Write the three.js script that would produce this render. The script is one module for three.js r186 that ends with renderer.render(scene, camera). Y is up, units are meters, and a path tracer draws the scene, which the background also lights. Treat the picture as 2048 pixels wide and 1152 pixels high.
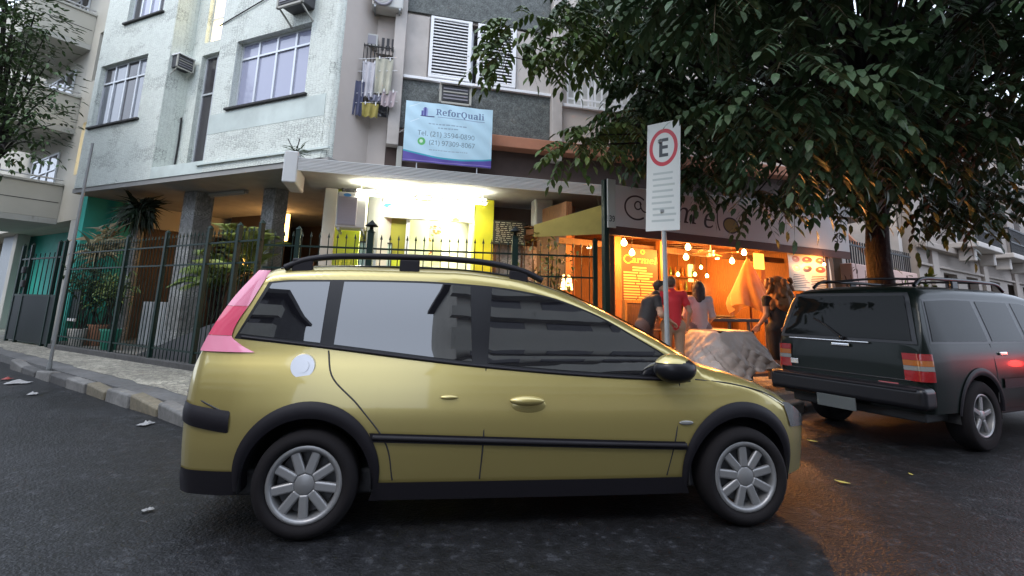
import * as THREE from 'three';
import { mergeGeometries, mergeVertices, toCreasedNormals } from 'three/addons/utils/BufferGeometryUtils.js';
import { RoundedBoxGeometry } from 'three/addons/geometries/RoundedBoxGeometry.js';
import { MarchingCubes } from 'three/addons/objects/MarchingCubes.js';
import { RectAreaLightUniformsLib } from 'three/addons/lights/RectAreaLightUniformsLib.js';
RectAreaLightUniformsLib.init();

// ---------------------------------------------------------------- camera
const scene = new THREE.Scene();
const PW = 2048, PH = 1152, FOC = 1000, SHIFT = 148, CAMH = 1.31;
const camera = new THREE.PerspectiveCamera(2 * Math.atan(PH / 2 / FOC) * 180 / Math.PI, PW / PH, 0.05, 400);
camera.position.set(0, CAMH, 0);
camera.rotation.set(10.6 * Math.PI / 180, 0, 1.5 * Math.PI / 180, 'YXZ');
camera.setViewOffset(PW, PH, 0, SHIFT, PW, PH);
camera.updateProjectionMatrix();
camera.updateMatrixWorld(true);
scene.add(camera);

// ---------------------------------------------------------------- renderer, sky, sun
const renderer = new THREE.WebGLRenderer({ antialias: true });
renderer.setSize(1024, 576);
renderer.toneMapping = THREE.LinearToneMapping;
renderer.toneMappingExposure = 2.6;
renderer.shadowMap.enabled = true;
{
  // an overcast sky at dusk: even pale blue grey cloud, a little brighter overhead
  const w = 128, h = 64, d = new Float32Array(w * h * 4);
  for (let j = 0; j < h; j++) for (let i = 0; i < w; i++) {
    const el = (j / (h - 1) - 0.5) * Math.PI, az = i / w * Math.PI * 2;
    const up = Math.max(0, Math.sin(el));
    const c = 0.8 + 0.35 * up + 0.06 * Math.sin(az * 3 + el * 9) * Math.cos(az * 2 - el * 5);
    const k = j * 4 * w + i * 4, s = 0.95;
    d[k] = 0.83 * c * s; d[k + 1] = 0.94 * c * s; d[k + 2] = 1.14 * c * s; d[k + 3] = 1;
  }
  const sky = new THREE.DataTexture(d, w, h, THREE.RGBAFormat, THREE.FloatType);
  sky.mapping = THREE.EquirectangularReflectionMapping; sky.magFilter = THREE.LinearFilter; sky.needsUpdate = true;
  scene.background = sky; scene.environment = sky;
  scene.backgroundIntensity = 1; scene.environmentIntensity = 1;
}
const sun = new THREE.DirectionalLight(0xfff4e6, 0.5);
sun.position.set(-14, 30, 12); sun.target.position.set(0, 0, -8);
sun.castShadow = true; sun.shadow.radius = 40;
Object.assign(sun.shadow.camera, { left: -30, right: 30, top: 30, bottom: -30, near: 1, far: 90 });
scene.add(sun, sun.target);

// ---------------------------------------------------------------- helpers
const R = Math.PI / 180;
const V = (x, y, z) => new THREE.Vector3(x, y, z);
function rng(seed) { let a = seed >>> 0; return () => { a = a + 0x6D2B79F5 | 0; let t = Math.imul(a ^ a >>> 15, 1 | a); t = t + Math.imul(t ^ t >>> 7, 61 | t) ^ t; return ((t ^ t >>> 14) >>> 0) / 4294967296; }; }
function ray(px, py) { return V((px - PW / 2) / FOC, -(py - (PH / 2 - SHIFT)) / FOC, -1).applyQuaternion(camera.quaternion).normalize(); }
function ground(px, py, y = 0) { const d = ray(px, py), t = (y - CAMH) / d.y; return V(d.x * t, y, d.z * t); }
function atDepth(px, py, dep) { const d = ray(px, py), t = -dep / d.z; return V(d.x * t, CAMH + d.y * t, d.z * t); }
// a vertical frame on a facade: o = origin on the ground, th = turn about y; hit() turns a pixel into local [s, y] on the plane local z = n
function toPixel(p) { const q = p.clone().sub(camera.position).applyQuaternion(camera.quaternion.clone().invert()); return [PW / 2 + FOC * q.x / -q.z, PH / 2 - SHIFT - FOC * q.y / -q.z]; }
class Frame {
  constructor(o, th) { this.o = o; this.th = th; this.ex = V(Math.cos(th), 0, -Math.sin(th)); this.ez = V(Math.sin(th), 0, Math.cos(th)); }
  hit(px, py, n = 0) {
    const d = ray(px, py), p0 = this.o.clone().addScaledVector(this.ez, n), c = V(0, CAMH, 0);
    const t = p0.clone().sub(c).dot(this.ez) / d.dot(this.ez), p = c.addScaledVector(d, t).sub(this.o);
    return [p.dot(this.ex), p.y];
  }
  rect(x0, y0, x1, y1, n = 0) {   // pixel box -> local box {s0,s1,y0,y1}
    const mx = (x0 + x1) / 2, my = (y0 + y1) / 2;
    return { s0: this.hit(x0, my, n)[0], s1: this.hit(x1, my, n)[0], y0: this.hit(mx, y1, n)[1], y1: this.hit(mx, y0, n)[1] };
  }
  at(s, y, n) { return this.o.clone().addScaledVector(this.ex, s).addScaledVector(this.ez, n).setY(y); }
  local(p) { const q = p.clone().sub(this.o); return [q.dot(this.ex), p.y, q.dot(this.ez)]; }
}

// ---------------------------------------------------------------- procedural textures
function lattice(seed, n) { const r = rng(seed), a = new Float32Array(n * n); for (let i = 0; i < n * n; i++) a[i] = r(); return a; }
function vnoise(lat, n, u, v) {   // tileable value noise, u v in 0..1
  const x = u * n, y = v * n, x0 = Math.floor(x), y0 = Math.floor(y), fx = x - x0, fy = y - y0;
  const sx = fx * fx * (3 - 2 * fx), sy = fy * fy * (3 - 2 * fy), i = ((x0 % n) + n) % n, j = ((y0 % n) + n) % n, i1 = (i + 1) % n, j1 = (j + 1) % n;
  return (lat[j * n + i] * (1 - sx) + lat[j * n + i1] * sx) * (1 - sy) + (lat[j1 * n + i] * (1 - sx) + lat[j1 * n + i1] * sx) * sy;
}
function fbm(seed, base, oct) {
  const ls = []; for (let o = 0; o < oct; o++) ls.push([lattice(seed + o * 17, base << o), base << o]);
  return (u, v) => { let s = 0, a = 0.5, t = 0; for (const [l, n] of ls) { s += a * vnoise(l, n, u, v); t += a; a *= 0.55; } return s / t; };
}
function cells(seed, nx, ny) {   // tileable jittered cells -> [distance to border, id 0..1]
  const r = rng(seed), p = []; for (let i = 0; i < nx * ny; i++) p.push([r() * 0.7 + 0.15, r() * 0.7 + 0.15, r()]);
  return (u, v) => {
    const x = u * nx, y = v * ny, ix = Math.floor(x), iy = Math.floor(y); let d1 = 9, d2 = 9, id = 0;
    for (let b = -1; b <= 1; b++) for (let a = -1; a <= 1; a++) {
      const q = p[((iy + b + ny) % ny) * nx + (ix + a + nx) % nx], dx = ix + a + q[0] - x, dy = iy + b + q[1] - y, d = Math.hypot(dx, dy);
      if (d < d1) { d2 = d1; d1 = d; id = q[2]; } else if (d < d2) d2 = d;
    }
    return [d2 - d1, id];
  };
}
function tex(size, metres, fn, srgb = true) {
  const d = new Uint8Array(size * size * 4);
  for (let j = 0; j < size; j++) for (let i = 0; i < size; i++) {
    const c = fn(i / size, j / size), k = (j * size + i) * 4;
    for (let q = 0; q < 3; q++) d[k + q] = Math.max(0, Math.min(255, Math.round(255 * (Array.isArray(c) ? c[q] : c))));
    d[k + 3] = 255;
  }
  const t = new THREE.DataTexture(d, size, size, THREE.RGBAFormat);
  t.wrapS = t.wrapT = THREE.RepeatWrapping; t.magFilter = THREE.LinearFilter; t.minFilter = THREE.LinearMipmapLinearFilter; t.generateMipmaps = true;
  t.repeat.set(1 / metres, 1 / metres); if (srgb) t.colorSpace = THREE.SRGBColorSpace; t.needsUpdate = true; return t;
}
const lerp = (a, b, t) => a + (b - a) * t, clamp = (x, a, b) => Math.max(a, Math.min(b, x)), sstep = (a, b, x) => { x = clamp((x - a) / (b - a), 0, 1); return x * x * (3 - 2 * x); };
const T = {};
{
  const n1 = fbm(3, 4, 6), n2 = fbm(11, 16, 4), n3 = fbm(29, 3, 3);
  T.plaster = tex(512, 3.1, (u, v) => { const a = n1(u, v), b = n2(u, v); return 0.80 + 0.16 * a + 0.08 * (b - 0.5) - 0.18 * sstep(0.6, 0.72, n3(u, v)) * sstep(0.5, 0.62, b); });
  const drip = fbm(41, 32, 3);
  T.stain = tex(512, 4.3, (u, v) => { const a = n1(u, v), s = sstep(0.56, 0.78, drip(u, v * 0.125)) * sstep(0.45, 0.6, n3(u, v)); return [0.86 + 0.12 * a - 0.30 * s, 0.86 + 0.12 * a - 0.31 * s, 0.85 + 0.12 * a - 0.33 * s]; });
  const cs = cells(5, 22, 44), ca = cells(6, 34, 34), cb = cells(77, 30, 30);
  T.chip = tex(512, 1.9, (u, v) => { const [d, id] = cs(u, v), g = sstep(0.02, 0.12, d), p = 0.35 + 0.65 * sstep(0.46, 0.62, n1(u, v)); return (0.96 - 0.10 * id * p) * (1 - (0.28 + 0.25 * id) * (1 - g) * p) - 0.04 * (n2(u, v) - 0.5); });
  T.chipB = tex(512, 1.9, (u, v) => { const [d, id] = cs(u, v); return 0.55 * sstep(0.0, 0.16, d) + 0.4 * id; }, false);
  T.mosaic = tex(1024, 2.4, (u, v) => { const [d, id] = ca(u, v), g = sstep(0.03, 0.14, d), w = n3(u, v), c = (0.66 + 0.26 * id) * lerp(0.42, 1, g) * (0.75 + 0.35 * n1(u, v)) * (w > 0.62 ? 0.86 : 1); return [c, c * 0.98, c * 0.92]; });
  T.mosaicB = tex(1024, 2.4, (u, v) => { const [d, id] = ca(u, v); return 0.7 * sstep(0.0, 0.2, d) + 0.3 * id; }, false);
  const grit = fbm(91, 64, 3);
  T.asphalt = tex(1024, 3.3, (u, v) => { const g = grit(u, v), a = n1(u, v), p = sstep(0.52, 0.6, n3(u, v)); const c = 0.55 + 0.55 * (g - 0.5) + 0.4 * (a - 0.5) - 0.1 * p + (g > 0.74 ? 0.25 : 0); return [c, c, c * 1.02]; });
  T.asphaltB = tex(512, 0.9, (u, v) => grit(u, v), false);
  T.asphaltR = tex(512, 7.7, (u, v) => 0.50 + 0.45 * n1(u, v) - 0.22 * sstep(0.52, 0.62, n3(u, v)), false);
  T.speck = tex(512, 1.3, (u, v) => { const g = n2(u, v), h = grit(u, v); return 0.72 + 0.5 * (h - 0.5) + 0.3 * (g - 0.5); });
  T.concrete = tex(512, 2.3, (u, v) => 0.74 + 0.35 * (n1(u, v) - 0.5) + 0.2 * (grit(u, v) - 0.5));
  const wg = fbm(55, 4, 5);
  T.wood = tex(512, 1.1, (u, v) => { const s = wg(u, v * 0.5), q = Math.sin((u * 22 + s * 5) * 6.28); const c = 0.72 + 0.14 * q * s + 0.2 * (s - 0.5); return [c, c * 0.93, c * 0.86]; });
  T.cloth = tex(256, 0.9, (u, v) => 0.86 + 0.2 * (n1(u, v) - 0.5) + 0.05 * Math.sin(u * 800) * Math.sin(v * 800));
  T.marble = tex(512, 1.0, (u, v) => { const s = n1(u, v), q = Math.abs(Math.sin((u * 3 + s * 3) * 6.28)); return 0.55 + 0.4 * q * s + 0.2 * (n2(u, v) - 0.5); });
  T.bark = tex(512, 1.0, (u, v) => 0.55 + 0.7 * (fbmBark(u, v) - 0.4));
  T.bump = tex(512, 1.4, (u, v) => n2(u, v), false);
}
function fbmBark(u, v) { if (!fbmBark.f) { fbmBark.f = fbm(61, 16, 4); } return fbmBark.f(u, v * 0.25); }
function mat(rgb, o = {}) {
  const P = ['clearcoat', 'transmission', 'ior', 'sheen', 'specularIntensity', 'thickness', 'clearcoatRoughness', 'iridescence'];
  const phys = P.some(k => k in o), m = phys ? new THREE.MeshPhysicalMaterial() : new THREE.MeshStandardMaterial();
  m.color.setRGB(...rgb); m.roughness = 0.8; m.metalness = 0; m.side = THREE.DoubleSide;
  const { emit, glow, ...rest } = o; Object.assign(m, rest);
  if (emit) { m.emissive.setRGB(...emit); m.emissiveIntensity = glow ?? 1; }
  return m;
}
const M = {
  asphalt: mat([0.025, 0.026, 0.029], { map: T.asphalt, roughness: 0.75, specularIntensity: 0.6, roughnessMap: T.asphaltR, bumpMap: T.asphaltB, bumpScale: 0.006 }),
  kerb: mat([0.20, 0.195, 0.185], { map: T.concrete, roughness: 0.85, bumpMap: T.bump, bumpScale: 0.008 }),
  kerbWorn: mat([0.22, 0.19, 0.13], { map: T.concrete, roughness: 0.85, bumpMap: T.bump, bumpScale: 0.008 }),
  kerbDark: mat([0.09, 0.088, 0.086], { map: T.concrete, roughness: 0.85, bumpMap: T.bump, bumpScale: 0.01 }),
  apron: mat([0.14, 0.14, 0.14], { map: T.concrete, roughness: 0.8, bumpMap: T.bump, bumpScale: 0.004 }),
  mosaic: mat([0.44, 0.435, 0.41], { map: T.mosaic, roughness: 0.7, bumpMap: T.mosaicB, bumpScale: 0.006 }),
  court: mat([0.26, 0.25, 0.23], { map: T.concrete, roughness: 0.55 }),
  clad: mat([0.76, 0.80, 0.73], { map: T.chip, bumpMap: T.chipB, bumpScale: 0.012, roughness: 0.8 }),
  cladPlain: mat([0.72, 0.80, 0.75], { map: T.plaster, roughness: 0.8 }),
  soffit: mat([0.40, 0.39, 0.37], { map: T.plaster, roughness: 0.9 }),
  slab: mat([0.55, 0.55, 0.52], { map: T.stain, roughness: 0.85 }),
  beige: mat([0.62, 0.55, 0.51], { map: T.stain, roughness: 0.85 }),
  beigePanel: mat([0.62, 0.57, 0.53], { map: T.plaster, roughness: 0.85 }),
  greyPanel: mat([0.20, 0.22, 0.21], { map: T.speck, roughness: 0.7 }),
  brown: mat([0.11, 0.075, 0.065], { map: T.plaster, roughness: 0.8 }),
  ledge: mat([0.50, 0.22, 0.13], { map: T.plaster, roughness: 0.8 }),
  cream: mat([0.58, 0.55, 0.48], { map: T.stain, roughness: 0.85 }),
  creamTrim: mat([0.50, 0.49, 0.45], { map: T.stain, roughness: 0.85 }),
  teal: mat([0.04, 0.50, 0.40], { map: T.plaster, roughness: 0.65 }),
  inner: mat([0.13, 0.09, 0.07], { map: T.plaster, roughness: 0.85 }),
  dark: mat([0.02, 0.02, 0.022], { roughness: 0.7 }),
  whiteMetal: mat([0.80, 0.80, 0.81], { roughness: 0.45 }),
  frame: mat([0.62, 0.64, 0.66], { roughness: 0.4, metalness: 0.4 }),
  alu: mat([0.55, 0.55, 0.56], { roughness: 0.35, metalness: 0.8 }),
  pane: mat([0.13, 0.14, 0.17], { roughness: 0.08, ior: 1.7, clearcoat: 0.6 }),
  paneBlue: mat([0.30, 0.31, 0.42], { roughness: 0.1, ior: 1.6, clearcoat: 0.6 }),
  paneDark: mat([0.05, 0.045, 0.05], { roughness: 0.12, ior: 1.5, clearcoat: 0.3 }),
  fence: mat([0.006, 0.018, 0.014], { roughness: 0.5, specularIntensity: 0.35 }),
  fenceDark: mat([0.006, 0.010, 0.010], { roughness: 0.5, specularIntensity: 0.3 }),
  galv: mat([0.33, 0.35, 0.36], { roughness: 0.55, metalness: 0.5 }),
  wood: mat([0.30, 0.13, 0.05], { map: T.wood, roughness: 0.6 }),
  woodDark: mat([0.12, 0.06, 0.03], { map: T.wood, roughness: 0.6 }),
  column: mat([0.62, 0.62, 0.60], { map: T.marble, roughness: 0.6 }),
  corrugated: mat([0.60, 0.61, 0.62], { map: T.stain, roughness: 0.6 }),
  acWhite: mat([0.66, 0.66, 0.62], { map: T.plaster, roughness: 0.5 }),
  acDark: mat([0.06, 0.06, 0.065], { roughness: 0.6 }),
  acGrill: mat([0.26, 0.25, 0.28], { roughness: 0.5 }),
  lime: mat([0.62, 0.70, 0.03], { map: T.plaster, roughness: 0.5 }),
  yellowTile: mat([0.74, 0.70, 0.03], { map: T.plaster, roughness: 0.4 }),
  shopWall: mat([0.78, 0.78, 0.70], { roughness: 0.8 }),
  pot: mat([0.30, 0.14, 0.08], { map: T.plaster, roughness: 0.8 }),
  potGreen: mat([0.02, 0.18, 0.12], { roughness: 0.6 }),
  potWhite: mat([0.6, 0.58, 0.54], { map: T.plaster, roughness: 0.7 }),
  black: mat([0.015, 0.015, 0.017], { roughness: 0.6 }),
  rubber: mat([0.009, 0.008, 0.009], { roughness: 0.85, specularIntensity: 0.3, bumpMap: T.bump, bumpScale: 0.001 }),
};

// ---------------------------------------------------------------- geometry helpers
const uvRand = rng(4242);
function boxUV(g, du = 0, dv = 0) {   // uv in metres by the dominant axis of the normal
  const p = g.attributes.position, n = g.attributes.normal, uv = new Float32Array(p.count * 2);
  for (let i = 0; i < p.count; i++) {
    const ax = Math.abs(n.getX(i)), ay = Math.abs(n.getY(i)), az = Math.abs(n.getZ(i)); let u, v;
    if (az >= ax && az >= ay) { u = p.getX(i); v = p.getY(i); } else if (ax >= ay) { u = p.getZ(i); v = p.getY(i); } else { u = p.getX(i); v = p.getZ(i); }
    uv[2 * i] = u + du; uv[2 * i + 1] = v + dv;
  }
  g.setAttribute('uv', new THREE.BufferAttribute(uv, 2)); return g;
}
function merge(list) {
  const out = [].concat(list).flat(9).map(g => { const q = g.index ? g.toNonIndexed() : g.clone(); for (const k of Object.keys(q.attributes)) if (!['position', 'normal', 'uv', 'color'].includes(k)) q.deleteAttribute(k); return q; });
  if (out.length === 1) return out[0];
  const col = out.every(g => g.attributes.color); for (const g of out) { if (!col && g.attributes.color) g.deleteAttribute('color'); if (!g.attributes.uv) boxUV(g); }
  return mergeGeometries(out, false);
}
const taken = {};
function numbered(name) { const k = taken[name] = (taken[name] ?? -1) + 1; return k ? name + '_' + String(k).padStart(3, '0') : name; }
function obj(name, geos, m, parent = scene, keepUV = false) {
  const g = merge(geos); if (!keepUV) boxUV(g, uvRand() * 7, uvRand() * 7);
  const o = new THREE.Mesh(g, m); o.name = parent === scene ? numbered(name) : name; o.castShadow = o.receiveShadow = true; parent.add(o); return o;
}
function each(name, geos, m, parent) { return geos.map(g => obj(name, g, m, parent)); }
function tag(o, label, category, group) { o.userData.label = label; o.userData.category = category; if (group) o.userData.group = group; return o; }
function thing(name, label, category, pos = V(0, 0, 0), turn = 0, group) { const o = new THREE.Group(); o.name = numbered(name); scene.add(o); o.position.copy(pos); o.rotation.y = turn; return tag(o, label, category, group); }
function sub(name, parent) { const o = new THREE.Group(); o.name = name; parent.add(o); return o; }
function struct(o) { o.userData.kind = 'structure'; return o; }
const ex = (x0, x1, y0, y1, z0, z1) => new THREE.BoxGeometry(Math.abs(x1 - x0), Math.abs(y1 - y0), Math.abs(z1 - z0)).translate((x0 + x1) / 2, (y0 + y1) / 2, (z0 + z1) / 2);
const rex = (x0, x1, y0, y1, z0, z1, r = 0.02, seg = 2) => new RoundedBoxGeometry(Math.abs(x1 - x0), Math.abs(y1 - y0), Math.abs(z1 - z0), seg, r).translate((x0 + x1) / 2, (y0 + y1) / 2, (z0 + z1) / 2);
const bx = (w, h, d, x = 0, y = 0, z = 0) => new THREE.BoxGeometry(w, h, d).translate(x, y, z);
function rod(a, b, r, r2 = r, seg = 8) {
  const d = b.clone().sub(a), g = new THREE.CylinderGeometry(r2, r, d.length(), seg, 1);
  g.applyQuaternion(new THREE.Quaternion().setFromUnitVectors(V(0, 1, 0), d.clone().normalize())); return g.translate((a.x + b.x) / 2, (a.y + b.y) / 2, (a.z + b.z) / 2);
}
function beam(a, b, w, h) {   // square bar from a to b, local "up" kept vertical where it can be
  const d = b.clone().sub(a), m4 = new THREE.Matrix4().lookAt(a, b, Math.abs(d.y) > 0.95 * d.length() ? V(1, 0, 0) : V(0, 1, 0));
  return new THREE.BoxGeometry(w, h, d.length()).applyMatrix4(m4).translate((a.x + b.x) / 2, (a.y + b.y) / 2, (a.z + b.z) / 2);
}
function tube(pts, r, seg = 6, n = pts.length * 5) { return new THREE.TubeGeometry(new THREE.CatmullRomCurve3(pts), n, r, seg); }
function taperTube(pts, r0, r1, seg = 8, n = 12) {
  const c = new THREE.CatmullRomCurve3(pts), fr = c.computeFrenetFrames(n), P = [], I = [];
  for (let i = 0; i <= n; i++) { const q = c.getPointAt(i / n), r = lerp(r0, r1, i / n); for (let j = 0; j < seg; j++) { const a = j / seg * 6.2832, d = fr.normals[i].clone().multiplyScalar(Math.cos(a)).addScaledVector(fr.binormals[i], Math.sin(a)); P.push(q.x + d.x * r, q.y + d.y * r, q.z + d.z * r); } }
  for (let i = 0; i < n; i++) for (let j = 0; j < seg; j++) { const a = i * seg + j, b = i * seg + (j + 1) % seg; I.push(a, b, a + seg, b, b + seg, a + seg); }
  const g = new THREE.BufferGeometry(); g.setAttribute('position', new THREE.Float32BufferAttribute(P, 3)); g.setIndex(I); g.computeVertexNormals(); return g;
}
function lathe(pts, seg = 20) { return new THREE.LatheGeometry(pts.map(p => new THREE.Vector2(p[0], p[1])), seg); }
function gridGeo(nu, nv, fn) {   // fn(u, v) -> [x, y, z]
  const P = [], U = [], I = [];
  for (let j = 0; j <= nv; j++) for (let i = 0; i <= nu; i++) { P.push(...fn(i / nu, j / nv)); U.push(i / nu, j / nv); }
  for (let j = 0; j < nv; j++) for (let i = 0; i < nu; i++) { const a = j * (nu + 1) + i, b = a + nu + 1; I.push(a, a + 1, b, a + 1, b + 1, b); }
  const g = new THREE.BufferGeometry(); g.setAttribute('position', new THREE.Float32BufferAttribute(P, 3)); g.setAttribute('uv', new THREE.Float32BufferAttribute(U, 2)); g.setIndex(I); g.computeVertexNormals(); return g;
}
function wallHoles(s0, s1, y0, y1, holes, z0, z1) {   // upright wall slab with rectangular openings
  const sh = new THREE.Shape([[s0, y0], [s1, y0], [s1, y1], [s0, y1]].map(p => new THREE.Vector2(...p)));
  for (const h of holes) sh.holes.push(new THREE.Path([[h.s0, h.y0], [h.s0, h.y1], [h.s1, h.y1], [h.s1, h.y0]].map(p => new THREE.Vector2(...p))));
  return new THREE.ExtrudeGeometry(sh, { depth: z1 - z0, bevelEnabled: false }).translate(0, 0, z0);
}
function canvasTex(w, h, draw) {
  const c = document.createElement('canvas'); c.width = w; c.height = h; draw(c.getContext('2d'), w, h);
  const t = new THREE.CanvasTexture(c); t.colorSpace = THREE.SRGBColorSpace; t.magFilter = THREE.LinearFilter; return t;
}
function card(w, h) { return new THREE.PlaneGeometry(w, h); }
function pchip(pts) {   // monotone cubic through sorted points
  const n = pts.length, x = pts.map(p => p[0]), y = pts.map(p => p[1]), d = [], m = [];
  for (let i = 0; i < n - 1; i++) d.push((y[i + 1] - y[i]) / (x[i + 1] - x[i]));
  for (let i = 0; i < n; i++) m.push(i === 0 ? d[0] : i === n - 1 ? d[n - 2] : d[i - 1] * d[i] <= 0 ? 0 : 2 / (1 / d[i - 1] + 1 / d[i]));
  return q => { if (q <= x[0]) return y[0]; if (q >= x[n - 1]) return y[n - 1]; let i = 0; while (q > x[i + 1]) i++; const h = x[i + 1] - x[i], t = (q - x[i]) / h, t2 = t * t, t3 = t2 * t; return y[i] * (2 * t3 - 3 * t2 + 1) + m[i] * h * (t3 - 2 * t2 + t) + y[i + 1] * (-2 * t3 + 3 * t2) + m[i + 1] * h * (t3 - t2); };
}

// ================================================================ THE SETTING
// ---- road, pavement, kerb
{
  const road = obj('road', new THREE.PlaneGeometry(220, 220).rotateX(-Math.PI / 2), M.asphalt); struct(road);
}
const KERB = [[-26, -21.0], [-8.93, -9.35], [-3.3, -5.5], [-2.3, -5.0], [-0.8, -5.05], [1.0, -5.55], [2.7, -6.35], [22, -18.4]].map(p => V(p[0], 0, p[1]));
const PAVE = 0.14;
function insetLine(line, d) {   // moves a street-side line back towards the buildings
  return line.map((p, i) => { const a = line[Math.max(0, i - 1)], b = line[Math.min(line.length - 1, i + 1)], t = b.clone().sub(a).normalize(); return V(p.x + t.z * d, p.y, p.z - t.x * d); });
}
function flatPoly(front, backZ, y, thick) {
  const sh = new THREE.Shape([...front.map(p => new THREE.Vector2(p.x, -p.z)), new THREE.Vector2(front.at(-1).x, backZ), new THREE.Vector2(front[0].x, backZ)]);
  const g = thick ? new THREE.ExtrudeGeometry(sh, { depth: thick, bevelEnabled: false }) : new THREE.ShapeGeometry(sh);
  return g.rotateX(-Math.PI / 2).translate(0, y - (thick || 0), 0);
}
{
  struct(obj('pavement', flatPoly(insetLine(KERB, 0.155), 34, PAVE, PAVE - 0.004), M.apron));
  const r = rng(8), edge = [], base = insetLine(KERB, 0.46), cv = [];
  for (let i = 0; i < base.length - 1; i++) { const n = Math.max(2, Math.round(base[i].distanceTo(base[i + 1]) / 0.35)); for (let k = 0; k < n; k++) { const p = base[i].clone().lerp(base[i + 1], k / n); p.x += (r() - 0.5) * 0.05; p.z += (r() - 0.5) * 0.1; cv.push(p); } }
  cv.push(base.at(-1));
  struct(obj('mosaic_pavement', flatPoly(cv, 33.9, PAVE + 0.004, 0), M.mosaic));
  const kerb = new THREE.Group(); kerb.name = 'kerb'; struct(kerb); scene.add(kerb);
  const line = insetLine(KERB, 0.075), mats = [M.kerb, M.kerbWorn, M.kerbDark, M.kerb, M.kerbDark];
  for (let i = 0; i < line.length - 1; i++) {
    const L = line[i].distanceTo(line[i + 1]), n = Math.max(1, Math.round(L / 0.8));
    if (i === 0) continue;
    for (let k = 0; k < n && k * L / n < 14; k++) {
      const a = line[i].clone().lerp(line[i + 1], k / n), b = line[i].clone().lerp(line[i + 1], (k + 1) / n), d = b.clone().sub(a), len = d.length() - 0.02 - r() * 0.03;
      const g = new RoundedBoxGeometry(len, 0.19, 0.15, 3, 0.03), p = g.attributes.position;
      for (let q = 0; q < p.count; q++) p.setXYZ(q, p.getX(q), p.getY(q) + (0.010 * Math.sin(p.getX(q) * 13 + k * 5 + i) + 0.008 * Math.sin(p.getX(q) * 31 + k * 7)) * (p.getY(q) > 0 ? 1 : 0), p.getZ(q) + 0.008 * Math.sin(p.getX(q) * 9 + k * 3));
      const m = obj('kerb_stone', g, mats[Math.floor(r() * mats.length)], kerb);
      m.position.copy(a.clone().add(b).multiplyScalar(0.5)).setY(PAVE - 0.085 - r() ** 2 * 0.055); m.rotation.y = Math.atan2(-d.z, d.x) + (r() - 0.5) * 0.07; m.rotation.x = (r() - 0.4) * 0.3; m.rotation.z = (r() - 0.5) * 0.05;
    }
  }
}
// street frames
const F0 = ground(0, 680, PAVE), F1 = V(-4.0, 0, -8.0), F2 = V(1.45, 0, -8.55);
const FA = new Frame(V(-3.85, 0, -9.6), -24 * R), FB = new Frame(V(-2.42, 0, -10.8), 14 * R), FR = new Frame(V(1.6, 0, -8.4), 25 * R), FD = new Frame(V(8.8, 0, -13), 35 * R);

// ---- helpers for facades
function window_(parent, r, z, cols, transom, paneMat, frameMat = M.frame, open = false) {
  // r {s0,s1,y0,y1}; a frame, cols panes below the transom and cols above it
  const w = sub('window', parent), t = 0.045, zt = z + 0.05, W = r.s1 - r.s0, ty = transom ? lerp(r.y0, r.y1, transom) : r.y1;
  const f = [ex(r.s0, r.s1, r.y0, r.y0 + t, z, zt), ex(r.s0, r.s1, r.y1 - t, r.y1, z, zt), ex(r.s0, r.s0 + t, r.y0 + t, r.y1 - t, z, zt - 0.003), ex(r.s1 - t, r.s1, r.y0 + t, r.y1 - t, z, zt - 0.003)];
  if (transom) f.push(ex(r.s0 + t, r.s1 - t, ty - t / 2, ty + t / 2, z, zt + 0.006));
  for (let i = 1; i < cols; i++) { const s = r.s0 + W * i / cols; f.push(ex(s - t * 0.6, s + t * 0.6, r.y0 + t, r.y1 - t, z + 0.002, zt + 0.003)); }
  obj('frame', f, frameMat, w);
  const rows = transom ? [[r.y0 + t, ty - t / 2], [ty + t / 2, r.y1 - t]] : [[r.y0 + t, r.y1 - t]];
  for (const [a, b] of rows) for (let i = 0; i < cols; i++) { const s0 = r.s0 + W * i / cols + t * 0.6, s1 = r.s0 + W * (i + 1) / cols - t * 0.6, dz = (uvRand() - 0.5) * 0.012; obj('pane', ex(s0, s1, a, b, z + 0.015 + dz, z + 0.022 + dz), Array.isArray(paneMat) ? paneMat[Math.floor(uvRand() * paneMat.length)] : paneMat, w); }
  return w;
}
function grow(r, a, b = a) { return { s0: r.s0 - a, s1: r.s1 + a, y0: r.y0 - b, y1: r.y1 + b }; }

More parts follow.
